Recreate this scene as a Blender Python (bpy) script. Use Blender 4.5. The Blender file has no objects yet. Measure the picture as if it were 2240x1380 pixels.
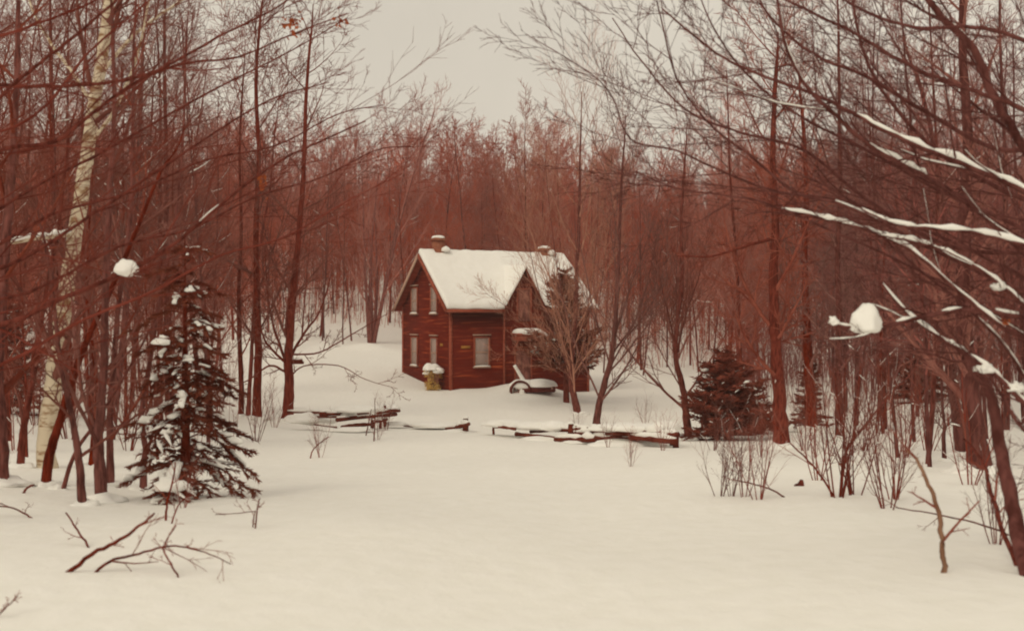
import bpy, math, random
import numpy as np
from mathutils import Vector, Matrix, noise

# ------------------------------------------------------------------ scene, camera, light
scene = bpy.context.scene
C = scene.collection
EYE = 1.6
FPX = 2489.0                      # focal length in pixels of the 2240 px wide photograph (40 mm)

cam_d = bpy.data.cameras.new("camera")
cam = bpy.data.objects.new("camera", cam_d)
C.objects.link(cam)
cam.location = (0, 0, EYE)
cam.rotation_euler = (math.radians(90), 0, 0)
cam_d.lens = 40.0
cam_d.sensor_width = 36.0
cam_d.clip_start = 0.05
cam_d.clip_end = 2000
cam_d.dof.use_dof = True
cam_d.dof.focus_distance = 50.0
cam_d.dof.aperture_fstop = 2.4
scene.camera = cam

SUN_EL, SUN_AZ = math.radians(42), math.radians(215)   # azimuth clockwise from +Y
world = bpy.data.worlds.new("World")
scene.world = world
world.use_nodes = True
wn = world.node_tree
wn.nodes.clear()
w_out = wn.nodes.new("ShaderNodeOutputWorld")
w_bg = wn.nodes.new("ShaderNodeBackground")
w_sky = wn.nodes.new("ShaderNodeTexSky")
w_sky.sky_type = 'NISHITA'
w_sky.sun_disc = False
w_sky.sun_elevation = SUN_EL
w_sky.sun_rotation = SUN_AZ
w_sky.dust_density = 4.0
w_sky.air_density = 1.5
w_mix = wn.nodes.new("ShaderNodeMix")
w_mix.data_type = 'RGBA'
w_mix.inputs[0].default_value = 0.97                    # solid overcast over the clear sky
w_mix.inputs[7].default_value = (6.85, 6.15, 5.10, 1)
# slow tone changes of the cloud layer
w_tc = wn.nodes.new("ShaderNodeTexCoord"); w_nz = wn.nodes.new("ShaderNodeTexNoise")
w_nz.inputs['Scale'].default_value = 3.2; w_nz.inputs['Detail'].default_value = 5; w_nz.inputs['Roughness'].default_value = .55
w_rp = wn.nodes.new("ShaderNodeMapRange"); w_rp.inputs[1].default_value = .3; w_rp.inputs[2].default_value = .7
w_rp.inputs[3].default_value = .93; w_rp.inputs[4].default_value = 1.09
w_vm = wn.nodes.new("ShaderNodeVectorMath"); w_vm.operation = 'SCALE'; w_vm.inputs[0].default_value = (6.80, 6.22, 5.22)
wn.links.new(w_tc.outputs['Generated'], w_nz.inputs[0]); wn.links.new(w_nz.outputs[0], w_rp.inputs[0])
wn.links.new(w_rp.outputs[0], w_vm.inputs['Scale']); wn.links.new(w_vm.outputs[0], w_mix.inputs[7])
wn.links.new(w_sky.outputs[0], w_mix.inputs[6])
wn.links.new(w_mix.outputs[2], w_bg.inputs[0])
w_bg.inputs[1].default_value = 0.10
wn.links.new(w_bg.outputs[0], w_out.inputs[0])

sun_d = bpy.data.lights.new("sun", 'SUN')
sun_d.energy = 0.9
sun_d.angle = math.radians(25)
sun_d.color = (1.0, 0.91, 0.72)
sun = bpy.data.objects.new("sun", sun_d)
C.objects.link(sun)
_sd = Vector((math.sin(SUN_AZ) * math.cos(SUN_EL), math.cos(SUN_AZ) * math.cos(SUN_EL), math.sin(SUN_EL)))
sun.rotation_euler = _sd.to_track_quat('Z', 'Y').to_euler()
sun.location = (0, -10, 40)

scene.view_settings.view_transform = 'Standard'
scene.view_settings.look = 'None'
scene.view_settings.exposure = 0.08
scene.view_settings.gamma = 1.0
scene.render.engine = 'CYCLES'
scene.cycles.max_bounces = 6
scene.cycles.diffuse_bounces = 3
scene.cycles.filter_width = 2.0

# ------------------------------------------------------------------ terrain
TD = [0, 6, 10, 15, 22, 32, 44, 52, 58, 66, 75, 90, 110, 150, 220, 420]
TU = [-.6, -.45, -.225, -.1, 0.0, .11, .225, .45, .6]
TZ = [
    [0.1, 0.02, -.18, -.45, -.70, -.75, -.60, -.45, -.30, -.05, .5, 1.6, 4.6, 12, 18, 21],
    [0.0, 0.00, -.25, -.55, -.95, -1.1, -.95, -.75, -.55, -.20, .3, 1.3, 4.4, 11.5, 18, 21],
    [0.0, -.03, -.32, -.68, -1.2, -1.93, -2.42, -2.15, -1.75, -1.0, -.3, .5, 4.2, 11, 17, 20],
    [0.0, -.03, -.30, -.66, -1.15, -1.85, -2.62, -2.35, -2.15, -1.35, -.55, .1, 4.1, 11, 17, 20],
    [0.0, -.03, -.30, -.65, -1.12, -1.88, -2.70, -2.55, -2.45, -2.2, -1.7, -.6, 3.6, 11, 17, 20],
    [0.0, -.03, -.30, -.65, -1.12, -1.98, -3.02, -2.92, -2.78, -2.55, -2.3, -2.0, 2.4, 9, 16, 20],
    [0.0, -.03, -.30, -.68, -1.20, -2.13, -2.75, -2.6, -2.40, -2.55, -2.6, -1.6, 2.0, 9.5, 16, 20],
    [0.05, -.03, -.38, -.75, -1.32, -1.62, -1.83, -1.9, -2.0, -2.0, -1.8, -.8, 2.4, 9.5, 16, 20],
    [0.1, 0.0, -.30, -.65, -1.1, -1.3, -1.5, -1.6, -1.6, -1.6, -1.5, -.6, 2.4, 9.5, 16, 20]]
_df = np.arange(0, 421, 1.0)
_uf = np.arange(-.6, .6001, .02)
_rows = np.array([np.interp(_df, TD, r) for r in TZ])
_tab = np.array([[np.interp(u, TU, _rows[:, i]) for i in range(len(_df))] for u in _uf])
for _ in range(3):
    _t = _tab.copy()
    for sft in (1, 2):
        _t[:, sft:-sft] += _tab[:, :-2 * sft] + _tab[:, 2 * sft:]
    cnt = np.full(_tab.shape[1], 5.0); cnt[0] = cnt[-1] = 1; cnt[1] = cnt[-2] = 3
    _tab = _t / cnt
    _t = _tab.copy(); _t[1:-1] = (_tab[:-2] + _tab[1:-1] * 2 + _tab[2:]) / 4; _tab = _t

BUMPS = [  # x, y, height, radius x, radius y : drifts and mounds in the yard
    (0.9, 58.6, .62, 2.0, 1.1), (-2.6, 58.2, .12, 1.0, .8), (-8.6, 45.2, .30, 1.9, .6),
    (0.4, 57.0, .20, 1.6, 1.0), (6.0, 44.6, .15, 3.5, .9), (-4.2, 45.9, .16, 1.6, .6), (1.3, 45.0, .2, 1.6, .7),
    (-9.5, 75, .35, 1.6, 1.2), (-12.4, 74, .3, 1.2, 1.2), (12.5, 42.6, .35, 1.6, .8)]


def gz(x, y):
    d = min(max(y, 0.0), 419.0)
    u = x / max(y, 6.0)
    u = min(max(u, -.599), .599)
    fu = (u + .6) / .02
    iu = min(int(fu), len(_uf) - 2); fu -= iu
    idd = min(int(d), len(_df) - 2); fd = d - idd
    a = _tab[iu][idd] * (1 - fd) + _tab[iu][idd + 1] * fd
    b = _tab[iu + 1][idd] * (1 - fd) + _tab[iu + 1][idd + 1] * fd
    z = a * (1 - fu) + b * fu
    for bx, by, bh, rx, ry in BUMPS:
        q = ((x - bx) / rx) ** 2 + ((y - by) / ry) ** 2
        if q < 9:
            z += bh * math.exp(-q)
    amp = min(1.0, max(y, 3.0) / 12.0)
    z += .14 * amp * noise.noise((x / 4.5, y / 5.5, .3)) + .04 * amp * noise.noise((x / 1.3, y / 1.6, 4.1)) + .02 * noise.noise((x / .9, y / 2.2, 8.1))
    if 3 < y < 40:
        e = min(1, (y - 3) / 4, (40 - y) / 8)
        z += e * (.05 - .13 * math.exp(-((x - .4 - .02 * y) / (1.2 + .05 * y)) ** 2) + .05 * noise.noise((x / 2.2, y / 9, 2.2)))
    return z


def ground_at(px, py):
    """the point of the snow surface seen at a pixel of the photograph"""
    kx, kz = (px - 1120) / FPX, (690 - py) / FPX
    d, step = 3.0, .4
    while d < 200:
        if EYE + kz * d <= gz(kx * d, d):
            lo, hi = d - step, d
            for _ in range(12):
                m = (lo + hi) / 2
                if EYE + kz * m <= gz(kx * m, m): hi = m
                else: lo = m
            return Vector((kx * hi, hi, gz(kx * hi, hi)))
        d += step
    return Vector((kx * 60, 60, gz(kx * 60, 60)))


def at(px, py, d):
    return Vector(((px - 1120) / FPX * d, d, EYE + (690 - py) / FPX * d))


# ------------------------------------------------------------------ materials
def new_mat(name, col, rough=.9, spec=.1):
    m = bpy.data.materials.new(name)
    m.use_nodes = True
    b = m.node_tree.nodes['Principled BSDF']
    b.inputs['Base Color'].default_value = (*col, 1)
    b.inputs['Roughness'].default_value = rough
    b.inputs['Specular IOR Level'].default_value = spec
    return m, m.node_tree, b


def noisy(name, c1, c2, scale=(6, 6, 6), bump=.3, rough=.9, detail=6, dist=.02, lo=.35, hi=.65, spec=.1, rand=0.0):
    m, nt, b = new_mat(name, c1, rough, spec)
    tc = nt.nodes.new("ShaderNodeTexCoord")
    mp = nt.nodes.new("ShaderNodeMapping"); mp.inputs['Scale'].default_value = scale
    nz = nt.nodes.new("ShaderNodeTexNoise"); nz.inputs['Scale'].default_value = 1.0; nz.inputs['Detail'].default_value = detail
    rp = nt.nodes.new("ShaderNodeValToRGB")
    rp.color_ramp.elements[0].position = lo; rp.color_ramp.elements[0].color = (*c1, 1)
    rp.color_ramp.elements[1].position = hi; rp.color_ramp.elements[1].color = (*c2, 1)
    nt.links.new(tc.outputs['Object'], mp.inputs[0]); nt.links.new(mp.outputs[0], nz.inputs[0])
    nt.links.new(nz.outputs[0], rp.inputs[0])
    last = rp.outputs[0]
    if rand:
        oi = nt.nodes.new("ShaderNodeObjectInfo")
        mr = nt.nodes.new("ShaderNodeMapRange")
        mr.inputs[3].default_value = 1 - rand; mr.inputs[4].default_value = 1 + rand
        nt.links.new(oi.outputs['Random'], mr.inputs[0])
        hs = nt.nodes.new("ShaderNodeHueSaturation")
        nt.links.new(mr.outputs[0], hs.inputs['Value']); nt.links.new(last, hs.inputs['Color'])
        m1 = nt.nodes.new("ShaderNodeMath"); m1.operation = 'MULTIPLY'; m1.inputs[1].default_value = 17.3
        m2 = nt.nodes.new("ShaderNodeMath"); m2.operation = 'FRACT'
        m3 = nt.nodes.new("ShaderNodeMapRange"); m3.inputs[3].default_value = .78; m3.inputs[4].default_value = 1.12
        nt.links.new(oi.outputs['Random'], m1.inputs[0]); nt.links.new(m1.outputs[0], m2.inputs[0]); nt.links.new(m2.outputs[0], m3.inputs[0])
        nt.links.new(m3.outputs[0], hs.inputs['Saturation'])
        last = hs.outputs[0]
    nt.links.new(last, b.inputs['Base Color'])
    if bump:
        bp = nt.nodes.new("ShaderNodeBump"); bp.inputs['Strength'].default_value = bump; bp.inputs['Distance'].default_value = dist
        nt.links.new(nz.outputs[0], bp.inputs['Height']); nt.links.new(bp.outputs[0], b.inputs['Normal'])
    return m


M = {}
M['snow_ground'] = noisy('snow_ground', (.90, .88, .82), (.93, .91, .86), (5, 3.5, 5), .55, .8, 10, .05)
M['snow'] = noisy('snow', (.90, .88, .83), (.93, .91, .87), (5, 5, 5), .3, .8, 5, .03)
M['bark_dark'] = noisy('bark_dark', (.08, .012, .006), (.21, .040, .024), (22, 22, 5), 1.0, .95, 8, .03, rand=.15)
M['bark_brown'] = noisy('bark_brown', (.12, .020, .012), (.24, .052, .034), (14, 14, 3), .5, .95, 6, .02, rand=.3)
M['twig_dark'] = noisy('twig_dark', (.17, .042, .029), (.30, .098, .070), (2, 2, 2), 0, .9, 3, rand=.3)
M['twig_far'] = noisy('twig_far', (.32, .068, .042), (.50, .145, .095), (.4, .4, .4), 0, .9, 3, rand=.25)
M['twig_right'] = noisy('twig_right', (.19, .058, .050), (.32, .115, .100), (2, 2, 2), 0, .9, 3, rand=.25)
M['bark_pale'] = noisy('bark_pale', (.17, .075, .042), (.30, .17, .11), (14, 14, 3), .5, .95, 6)
M['twig_near'] = noisy('twig_near', (.12, .020, .012), (.22, .050, .034), (2, 2, 2), 0, .9, 3)
M['twig_pale'] = noisy('twig_pale', (.36, .15, .10), (.54, .27, .19), (2, 2, 2), 0, .9, 3)
M['bark_right'] = noisy('bark_right', (.075, .022, .018), (.17, .060, .052), (14, 14, 3), .5, .95, 5)
M['birch'] = noisy('birch', (.30, .17, .09), (.66, .56, .42), (5, 5, 13), .5, .8, 7, .02, .36, .48)
M['needle'] = noisy('needle', (.12, .025, .014), (.21, .058, .032), (3, 3, 3), 0, .9, 3)
M['needle_brown'] = noisy('needle_brown', (.15, .030, .018), (.26, .070, .045), (3, 3, 3), 0, .9, 3)
M['leaf_yellow'] = noisy('leaf_yellow', (.52, .28, .06), (.80, .56, .20), (7, 7, 7), 0, .8, 3)
M['leaf_rust'] = noisy('leaf_rust', (.30, .06, .02), (.46, .12, .04), (7, 7, 7), 0, .8, 3)
M['rail'] = noisy('rail', (.09, .014, .008), (.20, .045, .025), (3, 12, 12), .6, .95, 6, .02)
M['trim'] = noisy('trim', (.26, .055, .030), (.38, .10, .06), (3, 3, 8), .3, .9)
M['frame_pale'] = noisy('frame_pale', (.40, .24, .18), (.52, .34, .26), (9, 9, 9), .1, .8)
M['roof_board'] = noisy('roof_board', (.16, .022, .012), (.24, .04, .022), (2, 8, 2), .4, .95)
M['door_old'] = noisy('door_old', (.22, .075, .060), (.30, .115, .09), (9, 2, 2), .4, .9)
M['curtain'] = noisy('curtain', (.70, .54, .48), (.82, .66, .60), (18, 18, 1.2), .2, .9)
M['iron'] = noisy('iron', (.09, .013, .008), (.15, .025, .015), (8, 8, 8), .3, .7, spec=.3)
M['brick'] = None
M['plank_yellow'] = noisy('plank_yellow', (.30, .13, .03), (.45, .21, .05), (3, 9, 9), .3, .9)

m, nt, b = new_mat('glass', (.45, .32, .28), .12, .5)
b.inputs['Alpha'].default_value = .3
M['glass'] = m

# weathered board siding: lapped boards as bump, long stains that run with the boards
m, nt, b = new_mat('siding', (.1, .03, .02), .95, .1)
tc = nt.nodes.new("ShaderNodeTexCoord")
mp = nt.nodes.new("ShaderNodeMapping"); mp.inputs['Scale'].default_value = (.55, .55, 9)
nz = nt.nodes.new("ShaderNodeTexNoise"); nz.inputs['Scale'].default_value = 1; nz.inputs['Detail'].default_value = 5
rp = nt.nodes.new("ShaderNodeValToRGB")
e = rp.color_ramp.elements
e[0].position = .36; e[0].color = (.13, .013, .006, 1)
e[1].position = .74; e[1].color = (.42, .085, .028, 1)
k = e.new(.55); k.color = (.16, .016, .007, 1)
nt.links.new(tc.outputs['Object'], mp.inputs[0]); nt.links.new(mp.outputs[0], nz.inputs[0]); nt.links.new(nz.outputs[0], rp.inputs[0])
nt.links.new(rp.outputs[0], b.inputs['Base Color'])
sp = nt.nodes.new("ShaderNodeSeparateXYZ"); nt.links.new(tc.outputs['Object'], sp.inputs[0])
mu = nt.nodes.new("ShaderNodeMath"); mu.operation = 'MULTIPLY'; mu.inputs[1].default_value = 7.0
fr = nt.nodes.new("ShaderNodeMath"); fr.operation = 'FRACT'
nt.links.new(sp.outputs[2], mu.inputs[0]); nt.links.new(mu.outputs[0], fr.inputs[0])
bp = nt.nodes.new("ShaderNodeBump"); bp.invert = True; bp.inputs['Strength'].default_value = .9; bp.inputs['Distance'].default_value = .03
nt.links.new(fr.outputs[0], bp.inputs['Height']); nt.links.new(bp.outputs[0], b.inputs['Normal'])
M['siding'] = m

m, nt, b = new_mat('brick', (.25, .08, .05), .95, .1)
tc = nt.nodes.new("ShaderNodeTexCoord")
mp = nt.nodes.new("ShaderNodeMapping"); mp.inputs['Rotation'].default_value = (math.radians(90), 0, 0)
br = nt.nodes.new("ShaderNodeTexBrick"); br.inputs['Scale'].default_value = 4.5
br.inputs['Color1'].default_value = (.26, .07, .04, 1); br.inputs['Color2'].default_value = (.36, .12, .06, 1); br.inputs['Mortar'].default_value = (.3, .17, .12, 1)
nt.links.new(tc.outputs['Object'], mp.inputs[0]); nt.links.new(mp.outputs[0], br.inputs[0]); nt.links.new(br.outputs[0], b.inputs['Base Color'])
M['brick'] = m

# ------------------------------------------------------------------ object helpers


def tag(o, label=None, cat=None, group=None, kind=None):
    if label: o['label'] = label
    if cat: o['category'] = cat
    if group: o['group'] = group
    if kind: o['kind'] = kind
    return o


def link(name, data, parent=None, loc=None):
    o = bpy.data.objects.new(name, data)
    C.objects.link(o)
    if parent: o.parent = parent
    if loc is not None: o.location = loc
    return o


def thing(name, loc, label, cat, group=None, rz=0.0):
    o = link(name, None, None, loc)
    o.empty_display_size = .3
    o.rotation_euler = (0, 0, rz)
    return tag(o, label, cat, group)


def np_mesh(name, verts, faces, mat, smooth=False):
    """verts (n,3); faces list of int arrays (m,k)"""
    me = bpy.data.meshes.new(name)
    verts = np.asarray(verts, dtype=np.float32).reshape(-1, 3)
    faces = [np.asarray(f, dtype=np.int32) for f in faces if len(f)]
    me.vertices.add(len(verts)); me.vertices.foreach_set('co', verts.ravel())
    nl = sum(f.size for f in faces); npoly = sum(len(f) for f in faces)
    me.loops.add(nl); me.polygons.add(npoly)
    me.loops.foreach_set('vertex_index', np.concatenate([f.ravel() for f in faces]))
    tot = np.concatenate([np.full(len(f), f.shape[1], dtype=np.int32) for f in faces])
    st = np.concatenate([[0], np.cumsum(tot)[:-1]]).astype(np.int32)
    me.polygons.foreach_set('loop_start', st)
    me.polygons.foreach_set('loop_total', tot)
    if smooth: me.polygons.foreach_set('use_smooth', np.ones(npoly, dtype=bool))
    me.update(calc_edges=True)
    me.validate()
    if mat: me.materials.append(mat)
    return me


class Geo:
    """collects shapes into one mesh"""
    def __init__(s): s.v = []; s.f = {}; s.n = 0

    def add(s, v, f):
        v = np.asarray(v, dtype=np.float64).reshape(-1, 3)
        for a in f:
            a = np.asarray(a, dtype=np.int64)
            if a.size: s.f.setdefault(a.shape[1], []).append(a + s.n)
        s.v.append(v); s.n += len(v)

    def box(s, lo, hi, mat4=None):
        x0, y0, z0 = lo; x1, y1, z1 = hi
        v = [(x0, y0, z0), (x1, y0, z0), (x1, y1, z0), (x0, y1, z0), (x0, y0, z1), (x1, y0, z1), (x1, y1, z1), (x0, y1, z1)]
        if mat4 is not None: v = [mat4 @ Vector(p) for p in v]
        s.add([tuple(p) for p in v], [[(0, 3, 2, 1), (4, 5, 6, 7), (0, 1, 5, 4), (1, 2, 6, 5), (2, 3, 7, 6), (3, 0, 4, 7)]])

    def bar(s, a, b, w, h, up=Vector((0, 0, 1))):
        a, b = Vector(a), Vector(b)
        t = (b - a).normalized(); sd = t.cross(up).normalized(); u2 = sd.cross(t)
        v = []
        for p in (a, b):
            for q, r in ((-1, -1), (1, -1), (1, 1), (-1, 1)):
                v.append(tuple(p + sd * (q * w / 2) + u2 * (r * h / 2)))
        s.add(v, [[(0, 1, 2, 3), (7, 6, 5, 4), (0, 4, 5, 1), (1, 5, 6, 2), (2, 6, 7, 3), (3, 7, 4, 0)]])

    def poly_prism(s, pts, off):
        n = len(pts)
        v = [tuple(p) for p in pts] + [tuple(Vector(p) + Vector(off)) for p in pts]
        s.add(v, [[tuple(range(n))]]); s.n -= len(v); s.v.pop()
        s.add(v, [[tuple(range(2 * n - 1, n - 1, -1))]]); s.n -= len(v); s.v.pop()
        s.add(v, [[(i, i + n, (i + 1) % n + n, (i + 1) % n) for i in range(n)]])

    def tubes(s, chains, k, caps=False, squash=1.0):
        groups = {}
        for P, R in chains: groups.setdefault(len(P), []).append((P, R))
        for n, ch in groups.items():
            P = np.array([[tuple(q) for q in c[0]] for c in ch], dtype=np.float64)
            R = np.array([c[1] for c in ch], dtype=np.float64)
            T = np.gradient(P, axis=1)
            T /= np.linalg.norm(T, axis=2, keepdims=True) + 1e-9
            mt = T.mean(axis=1)
            ref = np.where((np.abs(mt[:, 2]) > .85)[:, None], np.array([[1., 0, 0]]), np.array([[0, 0, 1.]]))[:, None, :]
            N1 = np.cross(T, np.broadcast_to(ref, T.shape)); N1 /= np.linalg.norm(N1, axis=2, keepdims=True) + 1e-9
            N2 = np.cross(N1, T)
            m = len(ch)
            ang = np.arange(k) * 2 * math.pi / k
            ca = np.cos(ang)[None, None, :, None]; sa = np.sin(ang)[None, None, :, None] * squash
            V = P[:, :, None, :] + R[:, :, None, None] * (N1[:, :, None, :] * ca + N2[:, :, None, :] * sa)
            idx = np.arange(m * n * k).reshape(m, n, k)
            a = idx[:, :-1, :]; b2 = idx[:, 1:, :]
            F = np.stack([a, np.roll(a, -1, 2), np.roll(b2, -1, 2), b2], axis=-1).reshape(-1, 4)
            fl = [F]
            if caps and k >= 3:
                fl.append(idx[:, 0, ::-1].reshape(-1, k)); fl.append(idx[:, -1, :].reshape(-1, k))
            s.add(V.reshape(-1, 3), fl)

    def mesh(s, name, mat, smooth=False):
        v = np.concatenate(s.v) if s.v else np.zeros((0, 3))
        return np_mesh(name, v, [np.concatenate(a) for a in s.f.values()], mat, smooth)

    def obj(s, name, mat, parent=None, smooth=False):
        return link(name, s.mesh(name, mat, smooth), parent)


# unit blob (subdivided icosphere) for snow clumps
import bmesh
_bm = bmesh.new(); bmesh.ops.create_icosphere(_bm, subdivisions=3, radius=1)
_bm.verts.ensure_lookup_table()
BV3 = np.array([v.co[:] for v in _bm.verts]); BF3 = np.array([[v.index for v in f.verts] for f in _bm.faces]); _bm.free()
_bm = bmesh.new(); bmesh.ops.create_icosphere(_bm, subdivisions=2, radius=1)
BV2 = np.array([v.co[:] for v in _bm.verts]); BF2 = np.array([[v.index for v in f.verts] for f in _bm.faces]); _bm.free()


def blob(g, c, rx, ry, rz, seed=0, amp=.22, flat=.35, fine=False, fr=1.6):
    V, F = (BV3, BF3) if fine else (BV2, BF2)
    out = np.empty_like(V)
    for i, p in enumerate(V):
        q = 1 + amp * noise.noise((p[0] * fr + seed * 3.1, p[1] * fr + seed * 1.7, p[2] * fr))
        if fine: q += amp * .35 * noise.noise((p[0] * 4 + seed, p[1] * 4, p[2] * 4))
        z = p[2] * q
        if z < 0: z *= flat
        out[i] = (c[0] + p[0] * q * rx, c[1] + p[1] * q * ry, c[2] + z * rz)
    g.add(out, [F])


# ------------------------------------------------------------------ tree growth
class L:
    def __init__(s, n, w, t, cnt=0, f0=.1, ang=(35, 55), lr=.5, rr=.5, tip=.35, taper=.5):
        s.n, s.w, s.t, s.cnt, s.f0, s.ang, s.lr, s.rr, s.tip, s.taper = n, w, t, cnt, f0, ang, lr, rr, tip, taper


UP = Vector((0, 0, 1))


def rvec(rng):
    return Vector((rng.uniform(-1, 1), rng.uniform(-1, 1), rng.uniform(-1, 1)))


def spawn(rng, pts, rad, Ln, lev, S, out, rmin, k=1.0, tofs=0.0):
    c = S[lev]
    n = len(pts) - 1
    cnt = max(1, int(round(c.cnt * k))) if c.cnt * k >= .5 else 0
    az = rng.uniform(0, 6.28)
    for j in range(cnt):
        f = c.f0 + (1 - c.f0) * (j + rng.random()) / cnt
        f = min(f, .985)
        x = f * n; i = int(x); x -= i
        p = pts[i].lerp(pts[i + 1], x)
        d = (pts[i + 1] - pts[i]).normalized()
        ra = rad[i] * (1 - x) + rad[i + 1] * x
        az += 2.4 + rng.uniform(-.6, .6)
        a = math.radians(rng.uniform(*c.ang))
        ref = Vector((1, 0, 0)) if abs(d.z) > .9 else UP
        s1 = d.cross(ref).normalized(); s2 = s1.cross(d)
        cd = d * math.cos(a) + (s1 * math.cos(az) + s2 * math.sin(az)) * math.sin(a)
        ln = Ln * c.lr * (1 - c.taper * f) * rng.uniform(.65, 1.2)
        r = max(rmin, min(ra * .75, ra * c.rr * rng.uniform(.8, 1.15) + .001))
        grow(rng, p, cd, ln, r, lev, S, out, rmin)


def grow(rng, p, d, ln, r, lev, S, out, rmin):
    s = S[lev]
    pts = [p.copy()]; rad = [r]
    d = d.normalized()
    for i in range(s.n):
        d = (d + rvec(rng) * s.w + UP * s.t).normalized()
        p = p + d * (ln / s.n)
        pts.append(p); rad.append(max(rmin * .6, r * (1 - (i + 1) / s.n * (1 - s.tip))))
    out[lev].append((pts, rad))
    if lev + 1 < len(S):
        spawn(rng, pts, rad, ln, lev + 1, S, out, rmin)


def tree_meshes(name, seed, S, h, r, rmin, bark, twig, lean=.05, trunk_levels=1, leaders=1, k3=3, snow=0.0):
    rng = random.Random(seed)
    out = [[] for _ in S]
    for q in range(leaders):
        a = rng.uniform(0, 6.28)
        ln = lean if leaders == 1 else rng.uniform(.12, lean)
        d = Vector((math.cos(a) * ln, math.sin(a) * ln, 1))
        st = Vector((math.cos(a) * r * 1.2, math.sin(a) * r * 1.2, -.3)) if leaders > 1 else Vector((0, 0, -.3))
        grow(rng, st, d, h * (1 if q == 0 else rng.uniform(.65, 1)), r, 0, S, out, rmin)
    g = Geo()
    for lv in range(trunk_levels): g.tubes(out[lv], 8 if lv == 0 else 5)
    tm = g.mesh(name + '_trunk', bark, True)
    g = Geo()
    for lv in range(trunk_levels, len(S)):
        g.tubes(out[lv], 5 if lv == 1 else k3)
    cm = g.mesh(name + '_crown', twig, False)
    if not snow: return tm, cm
    g = Geo()
    for q in out[1]:
        if rng.random() < snow * 3: snow_on(g, [Vector(p) for p in q[0]], q[1], rng, .35, (2, 3), 1.6, 5)
    for q in out[2]:
        if rng.random() < snow: snow_on(g, [Vector(p) for p in q[0]], q[1], rng, .4, (2, 3), 2.4, 4)
    return (tm, cm, g.mesh(name + '_snow', M['snow'], True)) if g.n else (tm, cm)


def plant(name, meshes, loc, label, cat, group, rz=0.0, s=1.0, tilt=(0, 0), sz=None):
    root = thing(name, loc, label, cat, group)
    root.rotation_euler = (tilt[0], tilt[1], rz)
    root.scale = (s, s, sz or s)
    link('trunk', meshes[0], root)
    link('crown', meshes[1], root)
    if len(meshes) > 2: link('snow_cover', meshes[2], root)
    return root


def catmull(P, sub=4):
    P = [Vector(p) for p in P]
    Q = [P[0] * 2 - P[1]] + P + [P[-1] * 2 - P[-2]]
    out = []
    for i in range(1, len(Q) - 2):
        for j in range(sub):
            t = j / sub
            a, b2, c, d = Q[i - 1], Q[i], Q[i + 1], Q[i + 2]
            out.append(.5 * ((2 * b2) + (c - a) * t + (2 * a - 5 * b2 + 4 * c - d) * t * t + (3 * b2 - a - 3 * c + d) * t ** 3))
    out.append(P[-1])
    return out


def snow_on(g, pts, rad, rng, cover=.5, runs=(2, 6), hgt=1.0, k=6):
    """snow lying along the top of a limb in broken runs"""
    i = 0
    n = len(pts)
    while i < n - 1:
        ln = rng.randint(*runs)
        if rng.random() < cover:
            seg = range(i, min(n, i + ln + 1))
            if len(seg) >= 3:
                P = []; R = []
                m = len(seg)
                for q, j in enumerate(seg):
                    e = math.sin(math.pi * min(1, max(0, (q + .15) / (m - 1 + .3)))) ** .4
                    d = (pts[min(j + 1, n - 1)] - pts[max(j - 1, 0)]).normalized()
                    st = max(.25, 1 - abs(d.z) ** 2)
                    r = (rad[j] * .75 + .004) * hgt * st * rng.uniform(.6, 1.35) * e
                    up = (UP - d * d.z).normalized()
                    P.append(pts[j] + up * (rad[j] * .75 + r * .45)); R.append(max(r, .001))
                g.tubes([(P, R)], k, caps=True)
        i += ln


def twig_levels(cnt1, cnt2, cnt3, l1=.32, l2=.5, l3=.5, t=.06, a=(28, 60), rr=.55):
    return [L(1, 0, 0),
            L(5, .14, t, cnt1, .12, a, l1, rr, .3, .55),
            L(4, .16, t, cnt2, .15, (a[0], a[1] - 4), l2, rr + .08, .4, .45),
            L(3, .18, t * .7, cnt3, .15, a, l3, .6, .5, .4)]


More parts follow.
